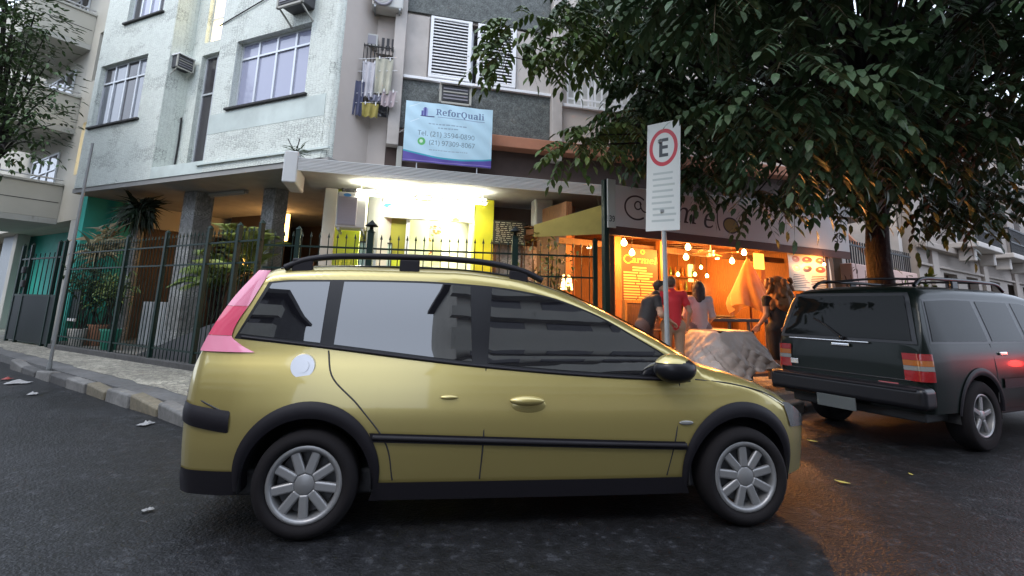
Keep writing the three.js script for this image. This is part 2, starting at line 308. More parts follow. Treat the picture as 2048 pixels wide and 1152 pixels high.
// ================================================================ left apartment building with stone-clad bays
const SOF = 4.15;   // underside of the overhanging storeys
{
  const H = 13.5, g = thing('apartment_building', 'pale mint stone clad apartment block with two projecting bays over an open ground floor', 'building', FA.o, FA.th);
  const hs = (x, y, n = 0) => FA.hit(x, y, n)[0];
  const b1a = hs(178, 220), b1b = hs(325, 200), b2a = hs(428, 180), b2b = hs(668, 160);
  // openings
  const w1 = FA.rect(206, 126, 292, 246, -0.1), w1u = FA.rect(272, -60, 340, 36, -0.1), w2 = FA.rect(476, 70, 622, 204, -0.1);
  w1.s0 -= 0.1;
  const y1 = w1.y1 + 3.0 - (w1.y1 - w1.y0);
  obj('wall', wallHoles(b1a, b1b, SOF, H, [w1, w1u], -0.3, 0), M.clad, g);
  obj('wall', wallHoles(b2a, b2b - 0.16, w2.y0 - 0.55, H, [w2], -0.3, 0), M.clad, g);
  obj('wall', ex(b2a, b2b - 0.16, SOF, w2.y0 - 0.55, -0.3, 0.006), M.clad, g);
  obj('band', ex(b2a + 0.002, b2b - 0.17, w2.y0 - 0.56, w2.y0 - 0.09, 0, 0.011), M.cladPlain, g);
  // rounded corner and return wall of the right bay
  const cyl = new THREE.CylinderGeometry(0.16, 0.16, H - SOF, 12, 1, true, 0, Math.PI / 2).translate(b2b - 0.16, (H + SOF) / 2, -0.16);
  obj('wall', cyl, M.clad, g); obj('return_wall', ex(b2b - 0.2, b2b, SOF, H, -3.2, -0.16), M.beige, g);
  // side walls of the bays around the recess
  obj('recess_wall', [ex(b1b - 0.28, b1b + 0.002, SOF, H, -0.55, -0.3), ex(b2a - 0.002, b2a + 0.28, SOF, H, -0.55, -0.3)], M.clad, g);
  const rw = { s0: lerp(b1b, b2a, 0.22), s1: lerp(b1b, b2a, 0.70), y0: SOF + 0.3, y1: FA.hit(425, 125, -0.9)[1] };
  const rl = { s0: rw.s0, s1: rw.s1, y0: rw.y1 + 0.35, y1: rw.y1 + 2.8 };
  obj('recess_wall', wallHoles(b1b, b2a, SOF, H, [rw, rl], -0.8, -0.55), M.clad, g);
  window_(g, w1, -0.16, 4, 0.72, [M.pane, M.pane, M.paneDark]); window_(g, w1u, -0.16, 4, 0.72, [M.paneBlue, M.paneDark]); window_(g, w2, -0.2, 4, 0.76, M.paneBlue);
  window_(g, rw, -0.72, 2, 0.66, M.paneDark);
  const lit = mat([0.7, 0.6, 0.35], { emit: [1.0, 0.80, 0.42], glow: 1.1, roughness: 0.4 });
  const wl = window_(g, rl, -0.72, 2, 0.3, lit, M.frame); tag(wl, 'lit stairwell window with pale yellow panes'); delete wl.userData.category;
  // sills
  for (const w of [w1, w1u, w2]) obj('sill', rex(w.s0 - 0.08, w.s1 + 0.08, w.y0 - 0.05, w.y0 + 0.005, -0.14, 0.07, 0.01), M.kerbDark, g);
  // upper body behind, roof slab
  obj('wall', [ex(b1a, b2b, SOF + 0.3, H, -3.6, -1.78), ex(b1a, b1a + 0.28, SOF, H, -1.78, -0.3)], M.clad, g);
  obj('roof', ex(b1a - 0.2, b2b + 0.2, H, H + 0.25, -3.7, 0.25), M.slab, g);
  // slab edge with a thin drip line, soffit
  obj('slab_edge', [ex(b1b + 0.004, b2a + 0.3, SOF - 0.002, SOF + 0.28, -0.3, 0.004), ex(b2a - 0.2, 0.25, SOF + 0.16, SOF + 0.20, 0.012, 0.06)], M.cladPlain, g);
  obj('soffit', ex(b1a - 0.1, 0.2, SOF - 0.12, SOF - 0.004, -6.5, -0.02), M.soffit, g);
  // ground floor: back wall, columns, low wall
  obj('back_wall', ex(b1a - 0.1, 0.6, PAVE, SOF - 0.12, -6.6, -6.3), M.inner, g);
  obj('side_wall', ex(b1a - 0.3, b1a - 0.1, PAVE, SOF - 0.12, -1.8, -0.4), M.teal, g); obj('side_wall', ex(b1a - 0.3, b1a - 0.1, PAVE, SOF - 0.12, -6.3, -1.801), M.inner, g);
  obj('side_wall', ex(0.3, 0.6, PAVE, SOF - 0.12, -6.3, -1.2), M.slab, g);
  const c1 = FA.hit(372, 500, -1.0)[0], c2 = FA.hit(527, 480, -1.3)[0], c3 = FA.hit(250, 520, -1.3)[0], c4 = FA.hit(330, 500, -3.5)[0];
  obj('column', rex(c1 - 0.25, c1 + 0.25, PAVE, SOF - 0.12, -1.4, -0.9, 0.02), M.column, g);
  obj('column', rex(c2 - 0.2, c2 + 0.22, PAVE, SOF - 0.12, -1.7, -1.3, 0.02), M.column, g);
  obj('column', rod(V(c3, PAVE, -1.5), V(c3, SOF - 0.12, -1.5), 0.16, 0.16, 16), M.column, g);
  obj('column', rod(V(c4, PAVE, -3.5), V(c4, SOF - 0.12, -3.5), 0.17, 0.17, 16), M.column, g);
  // low corrugated parapet between the columns
  const la = FA.hit(268, 640, -0.9)[0], lb = c1 - 0.24, n = Math.round((lb - la) / 0.11);
  for (let i = 0; i < n; i++) obj('parapet_panel', ex(la + (lb - la) * i / n + 0.006, la + (lb - la) * (i + 1) / n - 0.006, PAVE, 1.22, -1.12, -1.06 + (i % 2) * 0.025), M.corrugated, g);
  // inner partition with a doorway, glowing warm from a wall lamp
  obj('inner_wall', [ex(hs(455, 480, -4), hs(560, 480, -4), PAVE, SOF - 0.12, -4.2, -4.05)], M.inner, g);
  // fluorescent batten (unlit) on the soffit
  const bt = FA.rect(398, 352, 490, 366, -1.2);
  obj('batten_light', [rex(bt.s0, bt.s1, SOF - 0.19, SOF - 0.125, -1.35, -1.2, 0.01), rod(V(bt.s0 + 0.05, SOF - 0.2, -1.28), V(bt.s1 - 0.05, SOF - 0.2, -1.28), 0.018)], M.creamTrim, g);
  // conduit on the upper bay
  obj('cable', tube([V(b2a - 0.1, w2.y1 + 0.55, 0.02), V(b2a + 0.9, w2.y1 + 0.78, 0.03), V(b2a + 2.0, w2.y1 + 1.05, 0.02)], 0.015), M.black, g);
  obj('cable', tube([V(b1b + 0.03, 5.9, -0.5), V(b1b + 0.03, 5.2, -0.52), V(b1b + 0.02, 4.2, -0.5)], 0.02), M.kerbDark, g);
}
// wall lamp in the lobby
function lampLight(pos, rgb, power, r = 0.04) { const l = new THREE.PointLight(new THREE.Color().setRGB(...rgb), power, 0, 2); l.position.copy(pos); l.castShadow = true; l.shadow.radius = r / 0.02; scene.add(l); return l; }
{
  const gl = mat([0.9, 0.6, 0.3], { emit: [1.0, 0.55, 0.16], glow: 3.2, roughness: 0.4 });
  for (const [x, y, n, lb] of [[492, 520, -3.9, 'warm glowing tall wall lamp in the lobby beside the palm'], [572, 455, -3.9, 'warm glowing narrow wall lamp in the lobby behind the green fence']]) {
    const [s, h] = FA.hit(x, y, n), p = FA.at(s, h, n), t = thing('wall_lamp', lb, 'lamp', p, FA.th);
    obj('shade', rex(-0.09, 0.09, -0.42, 0.42, -0.05, 0.06, 0.03), gl, t);
    obj('bracket', ex(-0.03, 0.03, -0.3, 0.3, -0.17, -0.051), M.black, t);
    lampLight(FA.at(s, h, n + 0.16), [1, 0.52, 0.18], 0.8, 0.12);
  }
}
// ---- far-left building with balconies
const FZ = new Frame(FA.at(FA.hit(178, 220)[0] - 0.35, 0, -0.35), -33 * R);
{
  const H = 14, g = thing('apartment_building', 'cream apartment block with stacked concrete balconies beside the stone clad block', 'building', FZ.o, FZ.th);
  const dw = []; for (let k = 0; k < 3; k++) dw.push({ s0: -0.95, s1: -0.25, y0: 4.75 + k * 2.9, y1: 6.35 + k * 2.9 });
  obj('wall', wallHoles(-12, 0, 3.4, H, dw, -0.4, 0), M.cream, g);
  obj('wall', ex(-12, 0, 3.4, H, -6, -0.42), M.cream, g); obj('wall', ex(-30, -12.002, PAVE, H, -5.4, -0.1), M.cream, g);
  dw.forEach((w, k) => window_(g, w, -0.25, 1, 0.7, k === 0 ? mat([0.7, 0.6, 0.35], { emit: [1.0, 0.84, 0.5], glow: 1.0, roughness: 0.4 }) : M.paneDark));
  for (let k = 0; k < 4; k++) {
    const y = 3.35 + k * 2.75, b = sub('balcony', g);
    obj('balcony_floor', ex(-5.6, -1.55, y, y + 0.16, 0.005, 1.5), M.creamTrim, b);
    obj('parapet', [ex(-5.6, -1.55, y + 0.165, y + 1.12, 1.38, 1.5), ex(-1.67, -1.55, y + 0.165, y + 1.12, 0.005, 1.375)], M.cream, b);
    obj('coping', [rex(-5.7, -1.5, y + 1.125, y + 1.2, 1.33, 1.55, 0.015), rex(-1.72, -1.5, y + 1.125, y + 1.2, 0.005, 1.325, 0.015)], M.creamTrim, b);
    obj('groove', [ex(-5.6, -1.545, y + 0.62, y + 0.64, 1.5, 1.506), ex(-1.555, -1.544, y + 0.62, y + 0.64, 0.05, 1.4)], M.kerbDark, b);
    obj('handrail', [rod(V(-5.6, y + 1.32, 1.44), V(-1.6, y + 1.32, 1.44), 0.025), rod(V(-1.6, y + 1.32, 1.44), V(-1.6, y + 1.32, 0.03), 0.025)], M.alu, b);
    const dr = { s0: -4.8, s1: -2.4, y0: y + 0.2, y1: y + 2.3 };
    window_(b, dr, 0.01, 3, 0.75, M.paneDark);
  }
  // garage level
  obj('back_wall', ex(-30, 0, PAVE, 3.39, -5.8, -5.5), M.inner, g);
  obj('pier', ex(-0.42, -0.02, PAVE, 3.39, -0.4, 0), M.creamTrim, g);
}
// ---- teal side wall, entrance pier and gate beside the left building
const FF1 = new Frame(V(F1.x, 0, F1.z), Math.atan2(-(F1.z - F0.z), F1.x - F0.x)), FF2 = new Frame(V(F1.x, 0, F1.z), Math.atan2(-(F2.z - F1.z), F2.x - F1.x));
{
  const n = -1.9, a = FF1.hit(26, 520, n)[0], b = FF1.hit(160, 520, n)[0], yl = FF1.hit(30, 432, n)[1], yh = FF1.hit(75, 398, n)[1];
  const sh = new THREE.Shape([[a, PAVE], [b, PAVE], [b, FF1.hit(140, 365, n)[1]], [lerp(a, b, 0.72), FF1.hit(120, 372, n)[1]], [lerp(a, b, 0.7), yh], [lerp(a, b, 0.33), yh], [a, yl]].map(p => new THREE.Vector2(...p)));
  const t = thing('garden_wall', 'teal painted boundary wall with a stepped sloping top beside the entrance gate', 'wall', FF1.o, FF1.th);
  obj('wall', new THREE.ExtrudeGeometry(sh, { depth: 0.2, bevelEnabled: false }).translate(0, 0, n - 0.2), M.teal, t);
  obj('coping', beam(V(a, yl + 0.04, n - 0.1), V(lerp(a, b, 0.33), yh + 0.04, n - 0.1), 0.26, 0.07), M.creamTrim, t);
  const p = thing('gate_pier', 'grey rendered entrance pier at the end of the teal wall', 'pier', FF1.o, FF1.th), ps = FF1.hit(18, 560, n + 0.5)[0];
  obj('shaft', rex(ps - 0.2, ps + 0.13, PAVE, yl - 0.1, n + 0.2, n + 0.55, 0.02), M.creamTrim, p);
  obj('cap', rex(ps - 2.2, ps + 0.18, yl - 0.1, yl + 0.02, n + 0.15, n + 0.6, 0.02), M.creamTrim, p);
  const dr = thing('metal_door', 'pale grey ribbed metal door beside the rendered entrance pier', 'door', FF1.o, FF1.th);
  for (let i = 0; i < 14; i++) obj('slat', ex(ps - 0.32 - i * 0.13, ps - 0.21 - i * 0.13, PAVE + 0.05, yl - 0.13, n + 0.3, n + 0.34), M.galv, dr);
  obj('rail', [ex(ps - 2.1, ps - 0.205, yl - 0.75, yl - 0.68, n + 0.342, n + 0.37), ex(ps - 2.1, ps - 0.205, 0.6, 0.68, n + 0.342, n + 0.37)], M.whiteMetal, dr);
}
// ---- fences
function picketPost(parent, x, h, big) { const r = big ? 0.05 : 0.035; const p = obj('post', [ex(x - r, x + r, PAVE, h, -r, r), new THREE.ConeGeometry(r * 1.7, r * 1.8, 4).rotateY(Math.PI / 4).translate(x, h + r * 0.9, 0)], M.fence, parent); if (big) obj('cap', lathe([[0, 0.19], [0.02, 0.17], [0.09, 0.10], [0.11, 0.08], [0.03, 0.07], [0.035, 0]], 10).translate(x, h + 0.02, 0), M.fenceDark, p); return p; }
function fenceRun(F, s0, s1, h, gap, posts, label, bigs = [], bars = true, plinth = true) {
  const t = thing('iron_fence', label, 'fence', F.o, F.th);
  for (const y of [h - 0.22, h - 0.58, 0.42]) obj('rail', ex(s0, s1, y - 0.014, y + 0.014, -0.016, 0.016), M.fence, t);
  for (const s of posts) picketPost(t, s, h + 0.05, bigs.includes(s));
  if (bars) { const n = Math.floor((s1 - s0) / gap), sh = new THREE.CylinderGeometry(0.0085, 0.0085, h - 0.3, 5).translate(0, (h - 0.3) / 2, 0), tip = new THREE.ConeGeometry(0.022, 0.09, 4).translate(0, h - 0.26, 0), gg = merge([sh, tip]); boxUV(gg); for (let i = 1; i < n; i++) { const s = s0 + (s1 - s0) * i / n; if (posts.some(p => Math.abs(p - s) < 0.06)) continue; const m = new THREE.Mesh(gg, M.fence); m.name = 'bar'; m.position.set(s, 0.24, 0); m.castShadow = m.receiveShadow = true; t.add(m); } }
  if (plinth) obj('plinth', rex(s0, s1, PAVE - 0.02, PAVE + 0.1, -0.09, 0.09, 0.015), M.kerbDark, t);
  return t;
}
{
  const h = 2.5, px = x => FF1.hit(x, 600)[0];
  fenceRun(FF1, px(122), 0, h, 0.125, [px(128), px(238), px(316), px(402), px(462), -0.05], 'dark green iron picket fence on a low plinth in front of the palms and columns');
  fenceRun(FF2, 0.05, FF2.hit(1195, 560)[0], 2.42, 0.14, [594, 740, 1030, 1190].map(x => FF2.hit(x, 500)[0]), 'dark green iron picket fence with capped posts before the lit shop', [FF2.hit(740, 500)[0], FF2.hit(1030, 500)[0]]);
  // gate: two leaf posts, sheet below, bars above
  const g = thing('iron_gate', 'dark green iron gate with a solid lower sheet before the teal wall', 'gate', FF1.o, FF1.th), a = px(28), b = px(112);
  for (const s of [a, px(46), px(100), b]) picketPost(g, s, h + 0.08);
  obj('sheet', ex(a + 0.05, b - 0.05, PAVE + 0.06, 1.28, -0.02, 0.02), M.fenceDark, g);
  obj('rail', [ex(a, b, 2.2, 2.24, -0.02, 0.02), ex(a, b, 1.28, 1.33, -0.03, 0.03)], M.fence, g);
  const n = 9; for (let i = 1; i < n; i++) obj('bar', ex(lerp(a, b, i / n) - 0.009, lerp(a, b, i / n) + 0.009, 1.33, 2.35, -0.009, 0.009), M.fence, g);
  each('lock', [rex(px(46) - 0.09, px(46) + 0.09, 1.5, 1.68, 0.03, 0.1, 0.02), rex(px(42) - 0.06, px(42) + 0.09, 1.85, 2.02, 0.03, 0.1, 0.02)], M.black, g);
  // inner white barred panel and dark board behind the fence
  const wp = thing('window_shutter', 'white barred shutter leaning behind the fence beside the teal wall', 'shutter', FF1.o, FF1.th), r = FF1.rect(123, 512, 158, 580, -1.2);
  for (let i = 0; i < 7; i++) obj('slat', ex(lerp(r.s0, r.s1, i / 7), lerp(r.s0, r.s1, (i + 0.6) / 7), r.y0, r.y1, -1.22, -1.19), M.whiteMetal, wp);
  obj('rail', [ex(r.s0, r.s1, r.y0, r.y0 + 0.05, -1.189, -1.17), ex(r.s0, r.s1, r.y1 - 0.05, r.y1, -1.189, -1.17)], M.whiteMetal, wp);
  const q = FF1.rect(116, 578, 158, 640, -0.9), bd = thing('dark_board', 'dark framed panel with a white lower edge behind the fence', 'panel', FF1.o, FF1.th);
  obj('board', ex(q.s0, q.s1, Math.max(q.y0, 0.2), q.y1, -0.93, -0.9), M.fenceDark, bd);
  obj('frame', [ex(q.s0, q.s1, Math.max(q.y0, 0.2) - 0.02, Math.max(q.y0, 0.2) + 0.05, -0.899, -0.87), ex(q.s0, q.s0 + 0.04, Math.max(q.y0, 0.2) + 0.051, q.y1, -0.899, -0.875)], M.whiteMetal, bd);
  obj('leg', [ex(q.s0, q.s0 + 0.05, PAVE, Math.max(q.y0, 0.2) - 0.021, -0.92, -0.88), ex(q.s1 - 0.05, q.s1, PAVE, Math.max(q.y0, 0.2) - 0.021, -0.92, -0.88)], M.fenceDark, bd);
  // forecourt floor
  const fl = new THREE.Shape([FF1.at(-13, 0, -0.1), FF1.at(0, 0, -0.1), FF2.at(5.3, 0, -0.1), FF2.at(5.3, 0, -5), FF1.at(-10, 0, -7)].map(p => new THREE.Vector2(p.x, -p.z)));
  struct(obj('forecourt', new THREE.ShapeGeometry(fl).rotateX(-Math.PI / 2).translate(0, PAVE + 0.009, 0), M.court));
  // ramp
  const rp = thing('wheelchair_ramp', 'dark sloping ramp plate behind the fence by the white parapet', 'ramp', FF1.o, FF1.th), ra = FF1.hit(282, 686, -0.35)[0], rb = FF1.hit(420, 640, -0.35)[0];
  const shp = new THREE.Shape([[ra, PAVE + 0.01], [rb + 0.6, PAVE + 0.01], [rb + 0.6, 0.98], [rb, 0.85], [ra, PAVE + 0.05]].map(p => new THREE.Vector2(...p)));
  obj('plate', new THREE.ExtrudeGeometry(shp, { depth: 0.9, bevelEnabled: false }).translate(0, 0, -1.2), M.acDark, rp);
}

// ================================================================ middle building: shutters above, shop and restaurant below
const B_END = 11.6, CAN0 = 3.68, CAN1 = 3.92, CANN = 1.5;
{
  const H = 14, g = thing('office_building', 'beige building with white louvred shutters and grey speckled panels above a lit shop', 'building', FB.o, FB.th);
  const q = (a, b, c, d, n = 0) => FB.rect(a, b, c, d, n);
  const pA = -0.32, pB = FB.hit(1108, 150)[0], sh0 = q(858, 46, 941, 164), sh1 = q(953, 48, 1030, 168);
  const lv = { y0: Math.min(sh0.y0, sh1.y0) + 0.02, y1: 8.05 };
  // windows behind the shutters, barred window on the left, bright window on the right
  const wb = { s0: sh0.s0, s1: sh1.s1, y0: lv.y0, y1: lv.y1 }, wl = q(702, 105, 788, 232), wr = { s0: pB + 0.35, s1: pB + 3.3, y0: lv.y0 - 0.2, y1: lv.y1 }, wr2 = { s0: pB + 4.2, s1: pB + 7.2, y0: lv.y0 - 0.2, y1: lv.y1 };
  wl.s0 = -1.38; wl.s1 = pA - 0.12;
  obj('wall', wallHoles(-1.62, B_END, 5.15, H, [wb, wl, wr, wr2], -0.3, 0), M.beige, g);
  obj('wall', ex(-1.62, B_END, CAN1, 5.15, -0.3, -0.004), M.brown, g);
  obj('wall', [ex(-1.6, B_END, CAN1 + 0.3, H, -6, -0.6), ex(B_END - 0.3, B_END, PAVE, CAN1 + 0.3, -8, -0.3)], M.beige, g);
  obj('roof', ex(-1.7, B_END + 0.1, H, H + 0.25, -6.1, 0.2), M.slab, g);
  obj('beige_patch', ex(-1.6, -0.45, 3.9, 5.15, -0.003, 0.012), M.beige, g);
  // pilasters
  for (const s of [pA, pB]) obj('pilaster', rex(s - 0.12, s + 0.14, 4.75, H, 0.001, 0.26, 0.02), M.beigePanel, g);
  obj('pilaster', rex(-0.1 - 0.1, -0.1 + 0.02, CAN1 + 0.05, 4.75, 0.001, 0.2, 0.01), M.slab, g);
  // spandrel panels
  obj('panel', ex(pA + 0.145, pB - 0.125, 5.22, lv.y0 - 0.13, 0.001, 0.08), M.greyPanel, g);
  obj('panel', ex(pA + 0.145, pB - 0.125, lv.y1 + 0.06, lv.y1 + 1.35, 0.001, 0.08), M.greyPanel, g);
  each('panel', [ex(pA + 0.145, sh0.s0 - 0.03, lv.y0, lv.y1, 0.001, 0.05), ex(sh1.s1 + 0.03, pB - 0.125, lv.y0, lv.y1, 0.001, 0.05)], M.beigePanel, g);
  obj('sill', rex(pA + 0.14, pB - 0.12, lv.y0 - 0.12, lv.y0 - 0.05, 0.001, 0.16, 0.01), M.whiteMetal, g);
  obj('sill', rex(pB + 0.2, pB + 3.6, wr.y0 - 0.12, wr.y0 - 0.04, 0.001, 0.16, 0.01), M.whiteMetal, g);
  obj('ledge', rex(pA + 0.4, B_END, 4.93, 5.2, 0.001, 0.36, 0.02), M.ledge, g);
  // shutters: each slat its own piece
  for (const [r, k] of [[sh0, 0], [sh1, 1]]) {
    const s = sub('shutter', g), z = 0.1;
    obj('frame', [ex(r.s0, r.s0 + 0.07, lv.y0, lv.y1, z - 0.04, z + 0.03), ex(r.s1 - 0.09, r.s1, lv.y0, lv.y1, z - 0.04, z + 0.03), ex(r.s0 + 0.07, r.s1 - 0.09, lv.y0, lv.y0 + 0.05, z - 0.04, z + 0.028), ex(r.s0 + 0.07, r.s1 - 0.09, lv.y1 - 0.05, lv.y1, z - 0.04, z + 0.028)], M.whiteMetal, s);
    const n = 18, gg = bx(r.s1 - r.s0 - 0.16, 0.066, 0.012).rotateX(-0.7);
    boxUV(gg);
    for (let i = 0; i < n; i++) { const m = new THREE.Mesh(gg, M.whiteMetal); m.name = 'slat'; m.castShadow = m.receiveShadow = true; m.position.set((r.s0 + r.s1) / 2 - 0.01, lerp(lv.y0 + 0.09, lv.y1 - 0.09, i / (n - 1)), z - 0.005); s.add(m); }
    obj('backing', ex(r.s0 + 0.02, r.s1 - 0.02, lv.y0, lv.y1, 0.02, 0.035), M.paneDark, s);
  }
  window_(g, grow(wb, -0.01), -0.22, 4, 0, M.paneDark);
  // barred laundry window
  window_(g, wl, -0.22, 2, 0.7, [M.paneDark, M.pane]);
  const cage = sub('window_grille', g), nb = 13;
  for (let i = 0; i < nb; i++) obj('bar', rod(V(lerp(wl.s0, wl.s1, i / (nb - 1)), wl.y0 - 0.05, 0.3), V(lerp(wl.s0, wl.s1, i / (nb - 1)), wl.y1 + 0.05, 0.3), 0.012, 0.012, 5), M.kerbDark, cage);
  obj('rail', [0, 0.35, 0.7, 1].map(f => ex(wl.s0, wl.s1, lerp(wl.y0, wl.y1, f) - 0.012, lerp(wl.y0, wl.y1, f) + 0.012, 0.29, 0.315)), M.kerbDark, cage);
  obj('rail', [wl.s0, wl.s1].map(s => [ex(s - 0.01, s + 0.01, wl.y0 - 0.02, wl.y0 + 0.02, 0.001, 0.29), ex(s - 0.01, s + 0.01, wl.y1 - 0.02, wl.y1 + 0.02, 0.001, 0.29)]), M.kerbDark, cage);
  // bright curtained windows with white grilles
  const curtain = mat([0.82, 0.81, 0.76], { map: T.cloth, roughness: 0.6 });
  for (const w of [wr, wr2]) {
    window_(g, w, -0.2, 4, 0.7, curtain, M.whiteMetal);
    const gr = sub('window_grille', g); for (let i = 0; i <= 16; i++) obj('bar', ex(lerp(w.s0, w.s1, i / 16) - 0.02, lerp(w.s0, w.s1, i / 16) + 0.02, w.y0, w.y1 - 0.25 - (i % 4 === 2 ? 0.1 : 0), 0.02, 0.045), M.whiteMetal, gr);
    obj('rail', [w.y0 + 0.12, w.y0 + 0.9].map(y => ex(w.s0, w.s1, y, y + 0.05, 0.046, 0.065)), M.whiteMetal, gr);
  }
  obj('panel', ex(pB + 0.145, B_END, 5.22, wr.y0 - 0.125, 0.001, 0.06), M.beige, g);
  // canopy with a ribbed white fascia
  const cn = sub('canopy', g), c0 = -1.95;
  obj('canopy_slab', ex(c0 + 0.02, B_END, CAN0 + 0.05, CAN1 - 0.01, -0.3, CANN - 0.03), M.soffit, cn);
  for (let i = 0; i < 9; i++) obj('rib', rex(c0, B_END, CAN0 + i * 0.0278, CAN0 + i * 0.0278 + 0.022, CANN - 0.03, CANN + 0.012, 0.006, 1), M.corrugated, cn);
  obj('canopy_end', rex(c0 - 0.25, c0 - 0.003, CAN0 - 0.24, CAN1 + 0.12, CANN - 0.9, CANN + 0.02, 0.03), M.corrugated, cn);
  // floor slab over the ground floor rooms, ground floor walls
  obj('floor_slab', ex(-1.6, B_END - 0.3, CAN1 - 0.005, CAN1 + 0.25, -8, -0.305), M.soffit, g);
  // ---------------- the shop
  const d0 = FB.hit(818, 480)[0], d1 = FB.hit(944, 480)[0], y0 = FB.hit(870, 430)[1];
  const shop = sub('shopfront', g), top = FB.hit(830, 386)[1];
  obj('pilaster', rex(-1.62, -1.36, PAVE, CAN0 + 0.04, -0.3, 0.02, 0.02), M.cream, shop);
  obj('fascia', ex(-0.85, d1 + 0.02, y0 + 0.06, Math.min(top + 0.05, CAN0), -0.2, -0.02), M.lime, shop);
  obj('fascia', ex(-1.36, -0.85, PAVE, CAN0 + 0.04, -0.2, -0.03), M.lime, shop);
  obj('upper_strip', ex(-0.85, d1 + 0.02, Math.min(top + 0.052, CAN0), CAN0 + 0.04, -0.2, -0.06), M.shopWall, shop);
  obj('lintel', ex(-0.85, d1 + 0.02, y0, y0 + 0.06, -0.16, 0.0), M.acGrill, shop);
  obj('side_panel', ex(-0.84, d0 - 0.08, PAVE, 1.98 + 0.3, -0.12, -0.06), M.lime, shop);
  for (let i = 0; i < 5; i++) obj('panel_strip', ex(-1.3 + i * 0.085, -1.25 + i * 0.085, PAVE, 2.3, -0.03, 0.0), M.yellowTile, shop);
  obj('transom_pane', ex(-0.84, d0 - 0.08, 2.3, y0, -0.1, -0.09), mat([0.25, 0.24, 0.04], { roughness: 0.1, ior: 1.5, clearcoat: 0.5 }), shop);
  obj('pillar', rex(d1 + 0.03, FB.hit(985, 480)[0], PAVE, CAN0 + 0.04, -0.3, 0.08, 0.015), M.yellowTile, shop);
  obj('plinth_sign', ex(d1 + 0.05, FB.hit(985, 480)[0] - 0.02, 1.55, 1.95, 0.082, 0.1), M.black, shop);
  obj('door_frame', [ex(d0 - 0.075, d0, PAVE, y0, -0.12, -0.02), ex(d0, d1, y0 - 0.05, y0 - 0.002, -0.1, -0.03)], M.frame, shop);
  const glass = mat([0.96, 1, 0.97], { transmission: 1, thickness: 0, roughness: 0.02, ior: 1.45 });
  obj('door_pane', ex(d0 + 0.01, lerp(d0, d1, 0.5), PAVE + 0.05, y0 - 0.055, -0.085, -0.078), glass, shop);
  // lit room inside
  obj('room_wall', [ex(-0.85, d1 + 0.35, PAVE, CAN0, -3.8, -3.7), ex(-0.95, -0.85, PAVE, CAN0, -3.7, -0.21), ex(d1 + 0.36, d1 + 0.45, PAVE, CAN0, -3.7, -0.31)], M.shopWall, shop);
  obj('room_ceiling', ex(-0.95, d1 + 0.45, CAN0, CAN0 + 0.1, -3.8, -0.31), M.shopWall, shop);
  obj('counter', rex(0.1, d1 + 0.2, PAVE, 1.05, -2.6, -2.0, 0.02), M.yellowTile, shop);
  for (let i = 0; i < 4; i++) obj('shelf', ex(0.4, d1 + 0.3, 1.3 + i * 0.45, 1.33 + i * 0.45, -3.69, -3.4), M.whiteMetal, shop);
  const pr = rng(71);
  for (let i = 0; i < 26; i++) { const k = i % 4, x = 0.45 + pr() * (d1 - 0.3), h = 0.14 + pr() * 0.18; obj('product_box', rex(x, x + 0.1 + pr() * 0.1, 1.332 + k * 0.45, 1.332 + k * 0.45 + h, -3.62, -3.45, 0.01, 1), [M.lime, M.cream, M.potGreen, M.ledge, M.whiteMetal][Math.floor(pr() * 5)], shop); }
}
